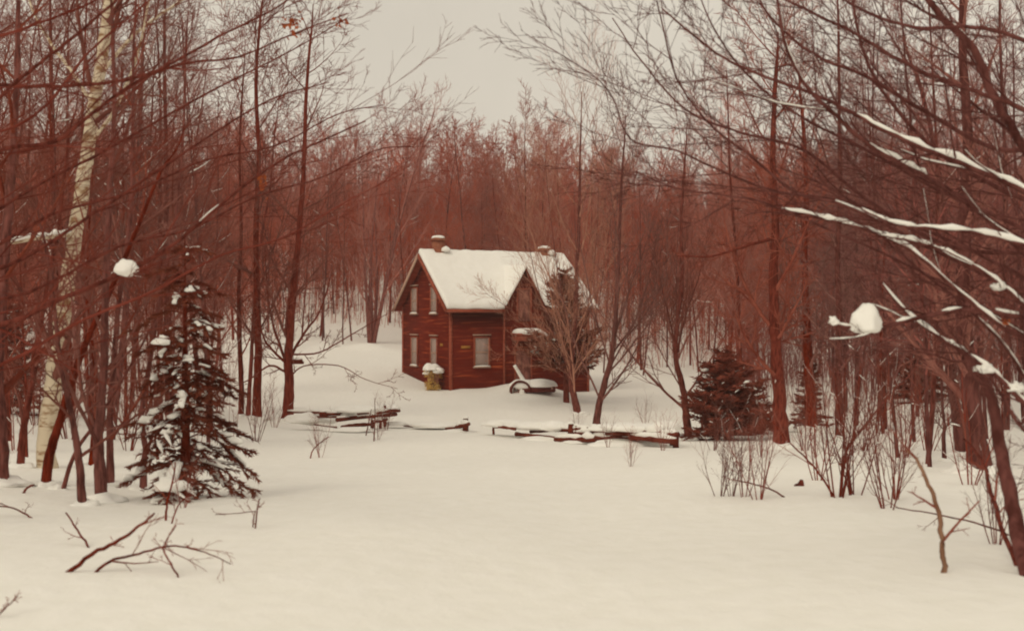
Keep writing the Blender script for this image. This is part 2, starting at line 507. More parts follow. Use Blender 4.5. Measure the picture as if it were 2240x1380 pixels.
def traced_tree(name, limbs, label, cat, seed, rmin, bark, twig, snow=None, group=None, base=None, snow_u=None):
    """limbs: (points (px,py,depth), r0, r1, levels or None, side-branch count factor, snow cover or None, trunk?)"""
    rng = random.Random(seed)
    gt, gc, gs = Geo(), Geo(), Geo()
    has_snow = False
    first = None
    for pts, r0, r1, S, kk, sc, is_trunk in limbs:
        P = catmull([at(*p) if not isinstance(p, Vector) else p for p in pts], 5)
        if first is None: first = P[0].copy()
        n = len(P)
        R = [r0 + (r1 - r0) * i / (n - 1) for i in range(n)]
        P = [P[0]] + [p + rvec(rng) * min(.12 * R[i] if is_trunk else .35 * R[i], .02) for i, p in enumerate(P) if i]
        if is_trunk: R = [r_ * (1 + .30 * math.exp(-i_ / 2.2)) * rng.uniform(.95, 1.05) for i_, r_ in enumerate(R)]
        (gt if is_trunk or r0 > .018 else gc).tubes([(P, R)], 10 if is_trunk else 7)
        out = [[] for _ in range(4)]
        if S:
            Ln = sum((P[i + 1] - P[i]).length for i in range(n - 1))
            spawn(rng, P, R, Ln, 1, S, out, rmin, kk)
            gc.tubes(out[1], 4); gc.tubes(out[2], 3); gc.tubes(out[3], 3)
        if sc:
            has_snow = True
            kp = [i for i, p in enumerate(P) if snow_u is None or p.x / p.y > snow_u]
            if len(kp) > 3: snow_on(gs, [P[i] for i in kp], [R[i] for i in kp], rng, sc, (4, 11) if sc > .4 else (2, 4), 1.7 if sc > .4 else 1.0)
            for q in out[1]:
                if sc > .2 and rng.random() < .5 and (snow_u is None or q[0][0].x / q[0][0].y > snow_u): snow_on(gs, q[0], q[1], rng, .45, (2, 3), 1.0, 5)
    loc = base if base is not None else Vector((first.x, first.y, gz(first.x, first.y)))
    root = thing(name, loc, label, cat, group)
    for g, nm, mt in ((gt, 'trunk', bark), (gc, 'crown', twig), (gs, 'snow_cover', M['snow'])):
        if g.n:
            for v in g.v: v -= np.array(loc)
            g.obj(nm, mt, root, nm != 'crown')
    return root


# ------------------------------------------------------------------ the ground
def build_ground():
    ys = [-25, -15, -8, -4, 0]
    y = 0.0
    while y < 240:
        y += .35 if y < 12 else (.5 if y < 80 else (1.2 if y < 140 else 6))
        ys.append(y)
    nc = 201
    V = np.empty((len(ys) * nc, 3))
    i = 0
    for y in ys:
        half = 22 + max(y, 0) * .85
        for c in range(nc):
            t = c / (nc - 1) * 2 - 1
            t = .6 * t + .4 * t ** 3
            x = t * half
            V[i] = (x, y, gz(x, y)); i += 1
    idx = np.arange(len(ys) * nc).reshape(len(ys), nc)
    F = np.stack([idx[:-1, :-1], idx[:-1, 1:], idx[1:, 1:], idx[1:, :-1]], -1).reshape(-1, 4)
    o = link('snow_ground', np_mesh('snow_ground', V, [F], M['snow_ground'], True))
    tag(o, 'deep smooth snow covering the clearing and the wooded slopes', None, None, 'structure')


build_ground()

# ------------------------------------------------------------------ the house
HA = math.radians(27)
HX, HY, HZ = -3.15, 58.0, -2.45
HW, HD = 8.2, 6.6
EAVE, RIDGE = 4.62, 7.25


def build_house():
    root = thing('wooden_house', (HX, HY, HZ), 'old two storey brown board house with snow on its steep roof', 'house', None, HA)
    g = Geo()
    # front and back walls, gables: one closed shell of wall slabs
    T = .16
    g.poly_prism([(0, 0, -1), (HW, 0, -1), (HW, 0, EAVE), (0, 0, EAVE)], (0, T, 0))
    g.poly_prism([(0, HD - T, -1), (HW, HD - T, -1), (HW, HD - T, EAVE), (0, HD - T, EAVE)], (0, T, 0))
    for x in (0.0, HW - T):
        g.poly_prism([(x, T, -1), (x, HD - T, -1), (x, HD - T, EAVE), (x, HD / 2, RIDGE - .1), (x, T, EAVE)], (T, 0, 0))
    # wall of the cross gable
    cx, hw, ca = 4.25, 1.22, 6.45
    g.poly_prism([(cx - hw, -.003, EAVE - .25), (cx + hw, -.003, EAVE - .25), (cx, -.003, ca)], (0, T, 0))
    g.obj('wall', M['siding'], root)
    # corner boards
    for x, y in ((-.02, -.02), (HW - .1, -.02), (-.02, HD - .1)):
        g = Geo(); g.box((x, y, -1), (x + .14, y + .14, EAVE - .05)); g.obj('corner_board', M['trim'], root)
    # main roof: two slabs
    ov, og = .42, .40
    sl = (RIDGE - EAVE) / (HD / 2)
    ez = EAVE - ov * sl
    g = Geo()
    th = .12
    xa, xb = -og, HW + og
    cl, cr = cx - hw - .12, cx + hw + .12
    g.poly_prism([(xa, -ov, ez), (xa, HD / 2, RIDGE), (xa, HD / 2, RIDGE + th), (xa, -ov, ez + th)], (cl - xa, 0, 0))
    g.poly_prism([(cr, -ov, ez), (cr, HD / 2, RIDGE), (cr, HD / 2, RIDGE + th), (cr, -ov, ez + th)], (xb - cr, 0, 0))
    g.poly_prism([(cl, .2, EAVE + .2 * sl), (cl, HD / 2, RIDGE), (cl, HD / 2, RIDGE + th), (cl, .2, EAVE + .2 * sl + th)], (cr - cl, 0, 0))
    g.poly_prism([(xa, HD + ov, ez), (xa, HD + ov, ez + th), (xa, HD / 2, RIDGE + th), (xa, HD / 2, RIDGE)], (xb - xa, 0, 0))
    # cross gable roof
    sc = (ca - EAVE + .25) / hw
    yb = (ca - EAVE) / sl + .1
    for sgn in (-1, 1):
        p0 = Vector((cx, -.22, ca + .02)); p1 = Vector((cx + sgn * (hw + .14), -.22, ca + .02 - (hw + .14) * sc))
        nrm = Vector((sgn * sc, 0, 1)).normalized() * .045
        # slab from front edge to the main roof, back edge cut where it meets
        b0 = Vector((cx, yb, ca + .02)); b1 = Vector((p1.x, max(-.1, (p1.z - EAVE) / sl), p1.z))
        v = [p0, p1, b1, b0]
        v = [tuple(q) for q in v] + [tuple(q + nrm) for q in v]
        g.add(v, [[(0, 1, 2, 3), (7, 6, 5, 4), (0, 4, 5, 1), (1, 5, 6, 2), (2, 6, 7, 3), (3, 7, 4, 0)]])
    rf = g.obj('roof', M['roof_board'], root)
    # snow on the roof: sheets with soft lumpy top and rounded edge
    g = Geo()

    def zr(x, y):
        base = RIDGE - abs(y - HD / 2) * sl + th
        if y < HD / 2: return max(base, ca + .12 - abs(x - cx) * sc)
        return base

    def snow_sheet(x0, x1, yf, yb_, th0, nx, ny, seed):
        """a blanket lying on the roof boards from its front edge yf(x) back to yb_, with rounded rims"""
        vs = []
        for j in range(ny + 1):
            for i in range(nx + 1):
                x = x0 + (x1 - x0) * i / nx
                y0 = yf(x); y = y0 + (yb_ - y0) * (j / ny) ** 1.25
                e = min(1, (x - x0) / .14, (x1 - x) / .14, abs(y - y0) / .16)
                e = math.sqrt(max(0, 1 - (1 - max(0, e)) ** 2))
                wv = noise.noise((x * .8 + seed, y * .8, 0))
                t = th0 * (.40 + .60 * e) * (1 + .25 * wv) + .035 * noise.noise((x * 2.3, y * 2.3, seed))
                wob = .05 * noise.noise((x * 1.4, 7.7, seed)) if j == 0 else 0
                vs.append((x, y - wob, zr(x, y) + t))
        n1 = len(vs)
        vs += [(v[0], v[1], zr(v[0], v[1]) + .003) for v in vs]
        F = []
        for j in range(ny):
            for i in range(nx):
                a = j * (nx + 1) + i
                F.append((a, a + 1, a + nx + 2, a + nx + 1)); b2 = a + n1
                F.append((b2, b2 + nx + 1, b2 + nx + 2, b2 + 1))
        for i in range(nx):
            a = i; F.append((a, a + n1, a + 1 + n1, a + 1))
            a = ny * (nx + 1) + i; F.append((a, a + 1, a + 1 + n1, a + n1))
        for j in range(ny):
            a = j * (nx + 1); F.append((a, a + nx + 1, a + nx + 1 + n1, a + n1))
            a = j * (nx + 1) + nx; F.append((a, a + n1, a + n1 + nx + 1, a + nx + 1))
        g.add(vs, [F])
    snow_sheet(xa + .02, xb - .02, lambda x: -.26 if abs(x - cx) < hw + .10 else -ov - .03, HD / 2, .24, 230, 46, 1)
    snow_sheet(xa + .02, xb - .02, lambda x: HD + ov + .03, HD / 2 - .02, .24, 60, 20, 2)
    g.obj('roof_snow', M['snow'], rf, True)
    # barge boards on the left gable
    for sgn in (-1, 1):
        g = Geo()
        y0 = HD / 2 + sgn * (HD / 2 + ov)
        g.bar((xa - .03, y0, ez), (xa - .03, HD / 2, RIDGE), .05, .2, Vector((0, -sgn * sl, 1)).normalized())
        g.obj('barge_board', M['frame_pale'] if sgn > 0 else M['trim'], root)
    g = Geo(); g.box((xa, -ov - .03, ez - .09), (cl, -ov, ez + .09)); g.box((cr, -ov - .03, ez - .09), (xb, -ov, ez + .09)); g.obj('fascia', M['trim'], root)
    # chimneys
    for x, hgt in ((.75, 1.0), (HW - .95, .62)):
        g = Geo(); g.box((x - .26, HD / 2 - .26, RIDGE - .5), (x + .26, HD / 2 + .26, RIDGE + hgt - .18))
        g.box((x - .33, HD / 2 - .33, RIDGE + hgt - .18), (x + .33, HD / 2 + .33, RIDGE + hgt - .04))
        ch = g.obj('chimney', M['brick'], rf)
        g = Geo(); blob(g, (x, HD / 2, RIDGE + hgt - .04), .38, .38, .16, x, .15, .2); blob(g, (x + .35, HD / 2 - .25, RIDGE + .28), .3, .25, .22, x + 2)
        g.obj('chimney_snow', M['snow'], ch, True)

    # windows: local frame u along the wall, outward normal w
    def window(o, u, w, u0, u1, z0, z1, sill_snow=True):
        def P(a, z, k): return tuple(Vector(o) + Vector(u) * a + Vector(w) * k + Vector((0, 0, z)))

        def bx(g, a0, a1, za, zb, k0, k1):
            v = [P(a, z, k) for k in (k0, k1) for a, z in ((a0, za), (a1, za), (a1, zb), (a0, zb))]
            g.add(v, [[(0, 3, 2, 1), (4, 5, 6, 7), (0, 1, 5, 4), (1, 2, 6, 5), (2, 3, 7, 6), (3, 0, 4, 7)]])
        f = Geo(); fw = .075
        bx(f, u0 - fw, u0, z0, z1, 0, .07); bx(f, u1, u1 + fw, z0, z1, 0, .07)
        bx(f, u0 - fw, u1 + fw, z1, z1 + .06, 0, .06)
        win = f.obj('window', M['trim'], root)
        zm = (z0 + z1) / 2
        g = Geo(); bx(g, u0, u1, z0, z1, .004, .012); g.obj('curtain', M['curtain'], win)
        g = Geo(); bx(g, u0, u1, z0, zm - .03, .028, .033); bx(g, u0, u1, zm + .03, z1, .040, .045); g.obj('glass_pane', M['glass'], win)
        g = Geo()
        bx(g, u0, u1, zm - .03, zm + .03, .02, .052)
        for a in (u0, u1 - .04): bx(g, a, a + .04, z0, zm - .03, .02, .04); bx(g, a, a + .04, zm + .03, z1, .03, .052)
        g.obj('sash', M['frame_pale'], win)
        g = Geo(); bx(g, u0 - .12, u1 + .12, z1 + .13, z1 + .19, 0, .10); g.obj('head_moulding', M['frame_pale'], win)
        g = Geo(); bx(g, u0 - .1, u1 + .1, z0 - .07, z0, 0, .12); sl_ = g.obj('sill', M['frame_pale'], win)
        if sill_snow:
            g = Geo(); c = P((u0 + u1) / 2, z0 + .005, .07)
            n = 9
            chain = [Vector(P(u0 - .06 + (u1 - u0 + .12) * q / n, z0 + .015, .075)) for q in range(n + 1)]
            g.tubes([(chain, [.02 + .035 * math.sin(math.pi * (q + .5) / (n + 1)) for q in range(n + 1)])], 6, True)
            g.obj('sill_snow', M['snow'], sl_, True)

    F = ((0, 0, 0), (1, 0, 0), (0, -1, 0))
    G = ((0, 0, 0), (0, 1, 0), (-1, 0, 0))
    zb = -HZ
    window(*F, 1.38, 2.16, -1.03 + zb, .44 + zb)
    for t0, t1 in ((1.66, 2.44), (4.36, 5.18)):
        window(*G, t0, t1, -1.12 + zb, .40 + zb)
        window(*G, t0, t1, 1.72 + zb, 3.08 + zb)
    window(*F, 6.3, 7.05, -1.03 + zb, .44 + zb)
    # doors: upper door in the cross gable, lower door under the hood

    def door(u0, u1, z0, z1, panels):
        g = Geo(); g.box((u0, -.035, z0), (u1, -.005, z1))
        d = g.obj('door', M['door_old'], root)
        g = Geo(); g.box((u0 - .09, -.06, z0), (u0, -.004, z1 + .09)); g.box((u1, -.06, z0), (u1 + .09, -.004, z1 + .09)); g.box((u0, -.058, z1), (u1, -.004, z1 + .09))
        g.obj('door_frame', M['trim'], d)
        g = Geo()
        w = (u1 - u0 - .3) / 2
        for a in (u0 + .1, u0 + .2 + w):
            for q in range(panels):
                zz = z0 + .12 + q * (z1 - z0 - .12) / panels
                g.box((a, -.046, zz), (a + w, -.0352, zz + (z1 - z0 - .12) / panels - .12))
        g.obj('door_panel', M['door_old'], d)
        g = Geo(); blob(g, (u1 - .1, -.06, (z0 + z1) / 2 - .05), .03, .03, .03, 1, 0, 1); g.obj('door_knob', M['iron'], d, True)
    door(3.88, 4.60, 3.75, 5.40, 2)
    door(3.75, 4.62, .1, 2.2, 2)
    # hood over the door
    g = Geo()
    g.box((3.45, -.85, 3.02), (5.05, -.003, 3.12))
    g.box((3.5, -.80, 2.72), (5.0, -.74, 3.02)); g.box((3.5, -.74, 2.72), (3.56, -.003, 3.02)); g.box((4.94, -.74, 2.72), (5.0, -.003, 3.02))
    hood = g.obj('door_hood', M['trim'], root)
    for x in (3.53, 4.97):
        g = Geo(); g.bar((x, -.70, 2.70), (x, -.02, 2.05), .07, .07, Vector((1, 0, 0))); g.obj('bracket', M['trim'], hood)
    g = Geo(); g.tubes([([Vector((3.46 + 1.58 * q / 12, -.44, 3.16)) for q in range(13)], [.46 * (1 - abs(q / 6 - 1) ** 6 * .4) for q in range(13)])], 12, True, .5)
    g.obj('hood_snow', M['snow'], hood, True)
    g = Geo(); g.box((3.0, -.09, -.5), (3.1, -.005, EAVE - .3)); g.obj('downpipe', M['trim'], root)
    g = Geo(); g.box((.60, -.03, 2.36), (1.12, -.004, 2.50)); g.obj('sign_board', M['plank_yellow'], root)
    g = Geo(); g.box((-.03, .9, 2.46), (-.004, 1.25, 2.60)); g.obj('sign_board', M['plank_yellow'], root)
    return root


build_house()

# ------------------------------------------------------------------ conifers


def conifer(name, loc, h, w, seed, label, snow_amt, droop=.35, start=.12, tuft=.06, density=1.0, cat='spruce tree', dead=0, nmat=None, whorls=None, sblob=1.0, wild=0.0, topgap=0.0):
    rng = random.Random(seed)
    root = thing(name, loc, label, cat)
    gt = Geo()
    lean = Vector((rng.uniform(-.03, .03), 0, 1))
    tp = [Vector((lean.x * h * i / 8, 0, -.3 + (h + .3) * i / 8)) for i in range(9)]
    gt.tubes([(tp, [max(.006, .026 * h * (1 - i / 8.2)) for i in range(9)])], 8)
    gb, gn, gs = Geo(), Geo(), Geo()
    NV, NF = [], []
    nw = whorls or int(h * 6.5)
    for k in range(nw):
        f = start + (1 - start) * (k / nw) ** .9
        z = f * h
        rad = w * (1 - f) ** (.8 - .25 * wild) + .08
        nb = int(rng.randint(6, 8) * density)
        zj = (1 - start) * h / nw
        a0 = rng.uniform(0, 6.28)
        for q in range(nb):
            if f > .5 and rng.random() < (f - .35) * topgap: continue
            a = a0 + q * 6.283 / nb + rng.uniform(-.3, .3)
            ln = rad * rng.uniform(.6 - .3 * wild, 1.18 + .15 * wild) * (1 + wild * .55 * noise.noise((math.cos(a) * 1.3, math.sin(a) * 1.3, f * 5 + seed)))
            d = Vector((math.cos(a), math.sin(a), .25 + .5 * f + wild * rng.uniform(-.2, .7)))
            p = Vector((lean.x * z, 0, z + rng.uniform(-.9, .9) * zj))
            pts = [p]; n = 6
            for i in range(n):
                d = (d + Vector((0, 0, -droop * (i < 4) + (.18 if i >= 4 else 0)))).normalized()
                p = p + d * ln / n; pts.append(p)
            R = [max(.003, .010 * ln + .004) * (1 - .8 * i / n) for i in range(n + 1)]
            gb.tubes([(pts, R)], 3)
            # side twigs with needles
            spr = [(pts[i], pts[i + 1]) for i in range(1, n)]
            nt_ = max(4, int(ln * 11))
            segs = []
            for t in range(nt_):
                x = .2 + .78 * t / nt_
                i = int(x * n); fr = x * n - i
                b0 = pts[i].lerp(pts[i + 1], fr)
                dd = (pts[i + 1] - pts[i]).normalized()
                sd = dd.cross(UP).normalized() * (1 if t % 2 else -1)
                e = (dd * .75 + sd * .9 + Vector((0, 0, rng.uniform(-.3, .05)))).normalized()
                l2 = ln * .38 * (1.05 - x * .55) * rng.uniform(.7, 1.2)
                segs.append((b0, b0 + e * l2))
            segs += spr
            for b0, b1 in segs:
                v = b1 - b0
                m = max(3, int(v.length / (tuft * .20)))
                vd = v.normalized()
                ref = UP if abs(vd.z) < .9 else Vector((1, 0, 0))
                s1 = vd.cross(ref).normalized(); s2 = s1.cross(vd)
                for i in range(m):
                    c = b0 + v * ((i + rng.random()) / m)
                    an = rng.uniform(0, 6.28)
                    nd = (vd * .8 + s1 * math.cos(an) + s2 * math.sin(an) * .7)
                    tl = tuft * rng.uniform(.7, 1.4)
                    sdv = nd.cross(vd); sdv = (sdv.normalized() if sdv.length > 1e-4 else s1) * tuft * .22
                    NV.extend((c - sdv, c + sdv, c + nd * tl))
            # snow lying on the branch
            if rng.random() < snow_amt:
                s0 = rng.randint(1, 4); s1_ = min(n, s0 + rng.randint(1, 2))
                P = []; R2 = []
                m = s1_ - s0
                for i in range(s0, s1_ + 1):
                    e = math.sin(math.pi * (i - s0 + .3) / (m + .6)) ** .6
                    P.append(pts[i] + Vector((rng.uniform(-.02, .02), rng.uniform(-.02, .02), .03))); R2.append(.010 + ln * .060 * e * rng.uniform(.3, 1.4) * sblob)
                gs.tubes([(catmull(P, 2), list(np.interp(np.linspace(0, m, 2 * m + 1), range(m + 1), R2)))], 7, True, .5)
                for b0, b1 in segs[:nt_]:
                    if rng.random() < .28 * snow_amt:
                        c = b0.lerp(b1, .5)
                        gs.tubes([([b0 + Vector((0, 0, .02)), c + Vector((0, 0, .025)), b1 + Vector((0, 0, .015))], [.008, .03 * sblob, .006])], 5, True, .6)
            for _q in range(2 if rng.random() < snow_amt * .5 else 0):
                c = pts[rng.randint(2, 5)]
                blob(gs, c + Vector((rng.uniform(-.03, .03), rng.uniform(-.03, .03), .02)), ln * rng.uniform(.05, .16) * sblob, ln * rng.uniform(.05, .16) * sblob, ln * rng.uniform(.04, .10) * sblob, rng.random() * 9, .7, .4, False, 2.2)
    NV = np.array([tuple(v) for v in NV])
    gn.add(NV, [np.arange(len(NV)).reshape(-1, 3)])
    gt.obj('trunk', M['bark_dark'], root, True)
    gb.obj('branches', M['twig_dark'], root)
    gn.obj('needles', nmat or M['needle'], root)
    if gs.n: gs.obj('snow_cover', M['snow'], root, True)
    return root


p = ground_at(406, 1086)
print('spruce', p)
conifer('spruce_tree', p, 2.95, .84, 11, 'snow laden young spruce at the edge of the woods, nearest the lane', .62, .36, .08, .055, 1.05, sblob=1.0, wild=.7, topgap=1.0)
p = ground_at(1588, 962)
print('juniper', p)
conifer('juniper_tree', p, 2.8, 1.35, 12, 'dark bushy conifer with little snow beside the end of the rail fence', .12, .10, .02, .11, 1.7, 'juniper tree', wild=1.0, nmat=M['needle_brown'])
p = ground_at(1239, 880)
print('yard spruce', p)
conifer('spruce_tree', p, 6.3, 1.75, 13, 'snow flecked evergreen with a bare lower trunk in front of the house', .7, .12, .25, .15, 2.1, sblob=.8, whorls=24, wild=1.0, topgap=.8)
for px, py, h, w, sd, lb in ((1775, 940, 2.6, .55, 14, 'slim dark evergreen between two trunks beyond the rail fence end'),
                             (2010, 880, 2.2, 1.5, 15, 'broad low dark evergreen thicket at the far edge of the right hand snow field'),
                             (1640, 950, 1.5, 1.2, 17, 'low sprawling dark bush between the bushy conifer and the lone trunk'),
                             (20, 905, 3.0, 1.1, 16, 'snowy evergreen half hidden among thin stems at the picture edge')):
    p = ground_at(px, py)
    conifer('evergreen_bush', p, h, w, sd, lb, .2 if sd != 16 else .8, .15, .03, .10, 1.3, 'evergreen', wild=.9, nmat=M['needle_brown'])

# ------------------------------------------------------------------ yard: leafy shrub, wagon, wood pile, fence


def leafy_shrub():
    c = ground_at(947, 853)
    root = thing('shrub', c, 'yellow leaved shrub with a cap of snow by the house corner', 'shrub')
    rng = random.Random(4)
    g = Geo(); st = []
    for i in range(26):
        a = rng.uniform(0, 6.28); r = rng.uniform(.05, .22)
        P = [Vector((r * math.cos(a), r * math.sin(a), -.1)), Vector((r * 1.5 * math.cos(a), r * 1.5 * math.sin(a), .45)), Vector((r * 2 * math.cos(a), r * 2 * math.sin(a), 1.05))]
        st.append((P, [.014, .01, .006]))
    g.tubes(st, 4); g.obj('stem', M['twig_pale'], root)
    NV = []
    lobes = [(Vector((rng.uniform(-.3, .3), rng.uniform(-.25, .25), rng.uniform(.1, 1.0))), rng.uniform(.14, .26)) for _ in range(24)]
    for i in range(3000):
        q, rr_ = rng.choice(lobes)
        c0 = q + rvec(rng).normalized() * rr_ * rng.uniform(.5, 1.1)
        if c0.z < 0: continue
        d = rvec(rng).normalized(); e = d.cross(rvec(rng)).normalized()
        s = rng.uniform(.025, .05)
        NV += [c0 - d * s, c0 + e * s * .5, c0 + d * s, c0 - e * s * .5]
    V = np.array([tuple(v) for v in NV]); g = Geo(); g.add(V, [np.arange(len(V)).reshape(-1, 4)]); g.obj('leaves', M['leaf_yellow'], root)
    g = Geo(); blob(g, (-.06, 0, 1.10), .44, .42, .26, 3, .5, .5, True); blob(g, (.30, -.12, .98), .30, .30, .19, 5, .5, .6, True); blob(g, (-.30, -.1, .86), .2, .2, .12, 9, .5, .5, True)
    g.obj('snow_cover', M['snow'], root, True)


leafy_shrub()


def wagon():
    c = ground_at(1168, 858)
    print('wagon', c)
    root = thing('farm_wagon', c, 'low dark wagon buried in snow in front of the door, with its near wheel showing', 'wagon', None, math.radians(6))
    # width 2.2 m, its long side facing the lane
    g = Geo(); g.box((-.62, -.35, .02), (1.02, .55, .30)); g.obj('body', M['iron'], root)
    g = Geo()
    for i in range(17):
        a = math.radians(200 - i * 11.5)
        q = math.radians(200 - (i + 1) * 11.5)
        R, r = .50, .40
        cx, cz = -.72, .12
        v = []
        for y in (-.42, -.06):
            for an, rr in ((a, r), (a, R), (q, R), (q, r)): v.append((cx + math.cos(an) * rr * 1.05, y, cz + math.sin(an) * rr))
        g.add(v, [[(0, 1, 2, 3), (7, 6, 5, 4), (0, 4, 5, 1), (1, 5, 6, 2), (2, 6, 7, 3), (3, 7, 4, 0)]])
    g.obj('fender', M['iron'], root)
    g = Geo()
    ch = [Vector((-.72 + .33 * math.cos(t * math.tau / 24), -.25, .05 + .33 * math.sin(t * math.tau / 24))) for t in range(25)]
    g.tubes([(ch, [.045] * 25)], 6); wh = g.obj('wheel', M['iron'], root, True)
    for t in range(4):
        an = math.pi * t / 4
        g = Geo(); g.bar((-.72 - .32 * math.cos(an), -.25, .05 - .32 * math.sin(an)), (-.72 + .32 * math.cos(an), -.25, .05 + .32 * math.sin(an)), .03, .03, Vector((0, 1, 0))); g.obj('spoke', M['trim'], wh)
    g = Geo(); g.bar((1.04, -.2, .12), (1.04, .4, .12), .06, .14); g.obj('end_board', M['trim'], root)
    g = Geo(); blob(g, (.86, -.38, .23), .06, .04, .06, 1, 0, 1); g.obj('lamp', M['frame_pale'], root, True)
    g = Geo(); g.bar((-.55, .1, .55), (-1.0, .1, 1.30), .12, .05, Vector((0, 1, 0))); sh = g.obj('shaft', M['trim'], root)
    g = Geo(); P = [Vector((-.50 - .48 * q / 8, .1, .56 + .80 * q / 8)) for q in range(9)]
    g.tubes([(P, [.115 - .035 * q / 8 for q in range(9)])], 8, True); g.obj('shaft_snow', M['snow'], sh, True)
    g = Geo(); blob(g, (.30, .1, .30), .88, .60, .36, 2, .12, .15, True, 1.1); blob(g, (-.55, .15, .36), .72, .60, .30, 6, .15, .9, True, 1.1)
    blob(g, (-.62, -.28, .02), .16, .1, .22, 8, .2, .8)
    g.obj('snow_cover', M['snow'], root, True)


wagon()


def fence():
    """split rail fence, drifted over: rails given by their ends"""
    def foot(px):
        py = float(np.interp(px, [600, 740, 870, 1010, 1130, 1290, 1480], [936, 944, 934, 944, 958, 971, 979]))
        return ground_at(px, py).y

    def section(label, rails, posts, mounds, px0, d0):
        rails = [(a, b, foot(a) + (c - d0) * .5, e, f, foot(e) + (h - d0) * .5, r) for a, b, c, e, f, h, r in rails]
        posts = [(a, b, c, foot(a) - .02, r) for a, b, c, d, r in posts]
        mounds = [(a, b, foot(a) + (.3 if d else -.30), rx, rz) for a, b, d, rx, rz in mounds]
        d0 = foot(px0)
        base = at(px0, 690, d0); base.z = gz(base.x, base.y)
        root = thing('rail_fence', base, label, 'fence')
        rng = random.Random(int(px0))
        for (x0, y0, da, x1, y1, db, r) in rails:
            P = catmull([at(x0, y0, da), at((x0 + x1) / 2 + rng.uniform(-4, 4), (y0 + y1) / 2 + rng.uniform(-1.5, 1.5), (da + db) / 2), at(x1, y1, db)], 4)
            P = [p - base for p in P]
            g = Geo(); R = [r * rng.uniform(.8, 1.15) for _ in P]
            g.tubes([(P, R)], 7, True)
            rl = g.obj('rail', M['rail'], root, False)
            g = Geo(); snow_on(g, P, R, rng, .92, (4, 8), 1.5)
            if g.n: g.obj('snow_cover', M['snow'], rl, True)
        for (x, ya, yb, d, r) in posts:
            a = at(x, yb + 8, d) - base; b2 = at(x + rng.uniform(-3, 3), ya, d) - base
            g = Geo(); g.tubes([([a, a.lerp(b2, .5) + Vector((rng.uniform(-.02, .02), 0, 0)), b2], [r, r * .95, r * .8])], 7, True)
            po = g.obj('post', M['rail'], root)
            g = Geo(); blob(g, b2 + Vector((0, 0, .0)), r * 1.15, r * 1.15, r * .6, x, .3, .3); g.obj('snow_cover', M['snow'], po, True)
        for i, (x, y, d, rx, rz) in enumerate(mounds):
            g = Geo(); c = at(x, y, d) - base; blob(g, c, rx, rx * .6, rz, i * 2.3 + px0, .25, .5, True)
            g.obj('drifted_snow', M['snow'], root, True)
    section('drifted over split rail fence running from the broad tree to the crossed rail ends', [
        (630, 901, 45.2, 735, 905, 45.0, .045), (700, 905, 45.0, 806, 901, 44.6, .075), (738, 918, 44.8, 866, 906, 44.4, .07),
        (748, 934, 44.6, 815, 928, 44.4, .06), (638, 922, 44.7, 736, 934, 44.5, .03), (826, 903, 44.9, 873, 898, 44.5, .06),
        (815, 922, 44.2, 845, 917, 44.9, .06), (690, 911, 45.0, 780, 911, 44.8, .045)],
        [(842, 886, 925, 44.7, .055), (814, 906, 928, 44.5, .06), (832, 918, 930, 44.6, .05)],
        [(686, 919, 44.8, .9, .28), (780, 897, 44.8, .8, .16), (845, 893, 44.8, .5, .14), (765, 941, 0, .8, .10), (860, 928, 0, .5, .10)], 740, 44.8)
    section('short broken piece of rail fence nearly lost in snow between the longer fences', [
        (884, 931, 45.2, 916, 933, 45.0, .035), (975, 938, 45.0, 1012, 933, 44.7, .05), (998, 934, 44.8, 1026, 927, 44.6, .065),
        (1078, 933, 44.4, 1128, 938, 44.4, .05)],
        [(1018, 914, 934, 44.7, .10), (1080, 930, 942, 44.4, .04)], [(950, 931, 44.8, .9, .14), (1105, 929, 44.8, .7, .16), (1000, 944, 0, .6, .08)], 1000, 44.8)
    section('low split rail fence from the thorny weeds to the dark conifer, behind the leaning tree', [
        (1128, 949, 43.6, 1230, 961, 43.2, .07), (1160, 944, 43.8, 1240, 938, 43.6, .06), (1200, 939, 43.9, 1280, 938, 43.6, .075),
        (1215, 962, 43.0, 1310, 962, 42.9, .08), (1250, 950, 43.4, 1300, 948, 43.2, .1), (1290, 941, 43.4, 1370, 944, 43.1, .06), (1350, 943, 43.2, 1448, 948, 42.8, .075),
        (1300, 957, 43.0, 1398, 958, 42.8, .085), (1380, 956, 42.9, 1478, 966, 42.5, .085), (1325, 949, 43.1, 1440, 954, 42.7, .05), (1230, 941, 43.6, 1310, 936, 43.4, .05),
        (1445, 951, 42.9, 1482, 950, 42.6, .07)],
        [(1248, 926, 955, 43.4, .10), (1262, 930, 955, 43.3, .08), (1472, 944, 966, 42.6, .09), (1478, 947, 972, 42.5, .08), (1300, 930, 950, 43.1, .08)],
        [(1180, 934, 43.9, .8, .2), (1455, 938, 43.0, .4, .22), (1400, 937, 43.3, 1.0, .16), (1340, 938, 43.3, .7, .14), (1215, 936, 43.3, .5, .2), (1185, 962, 0, .7, .12), (1365, 972, 0, 1.0, .13), (1265, 968, 0, .5, .08)], 1300, 43.2)


fence()


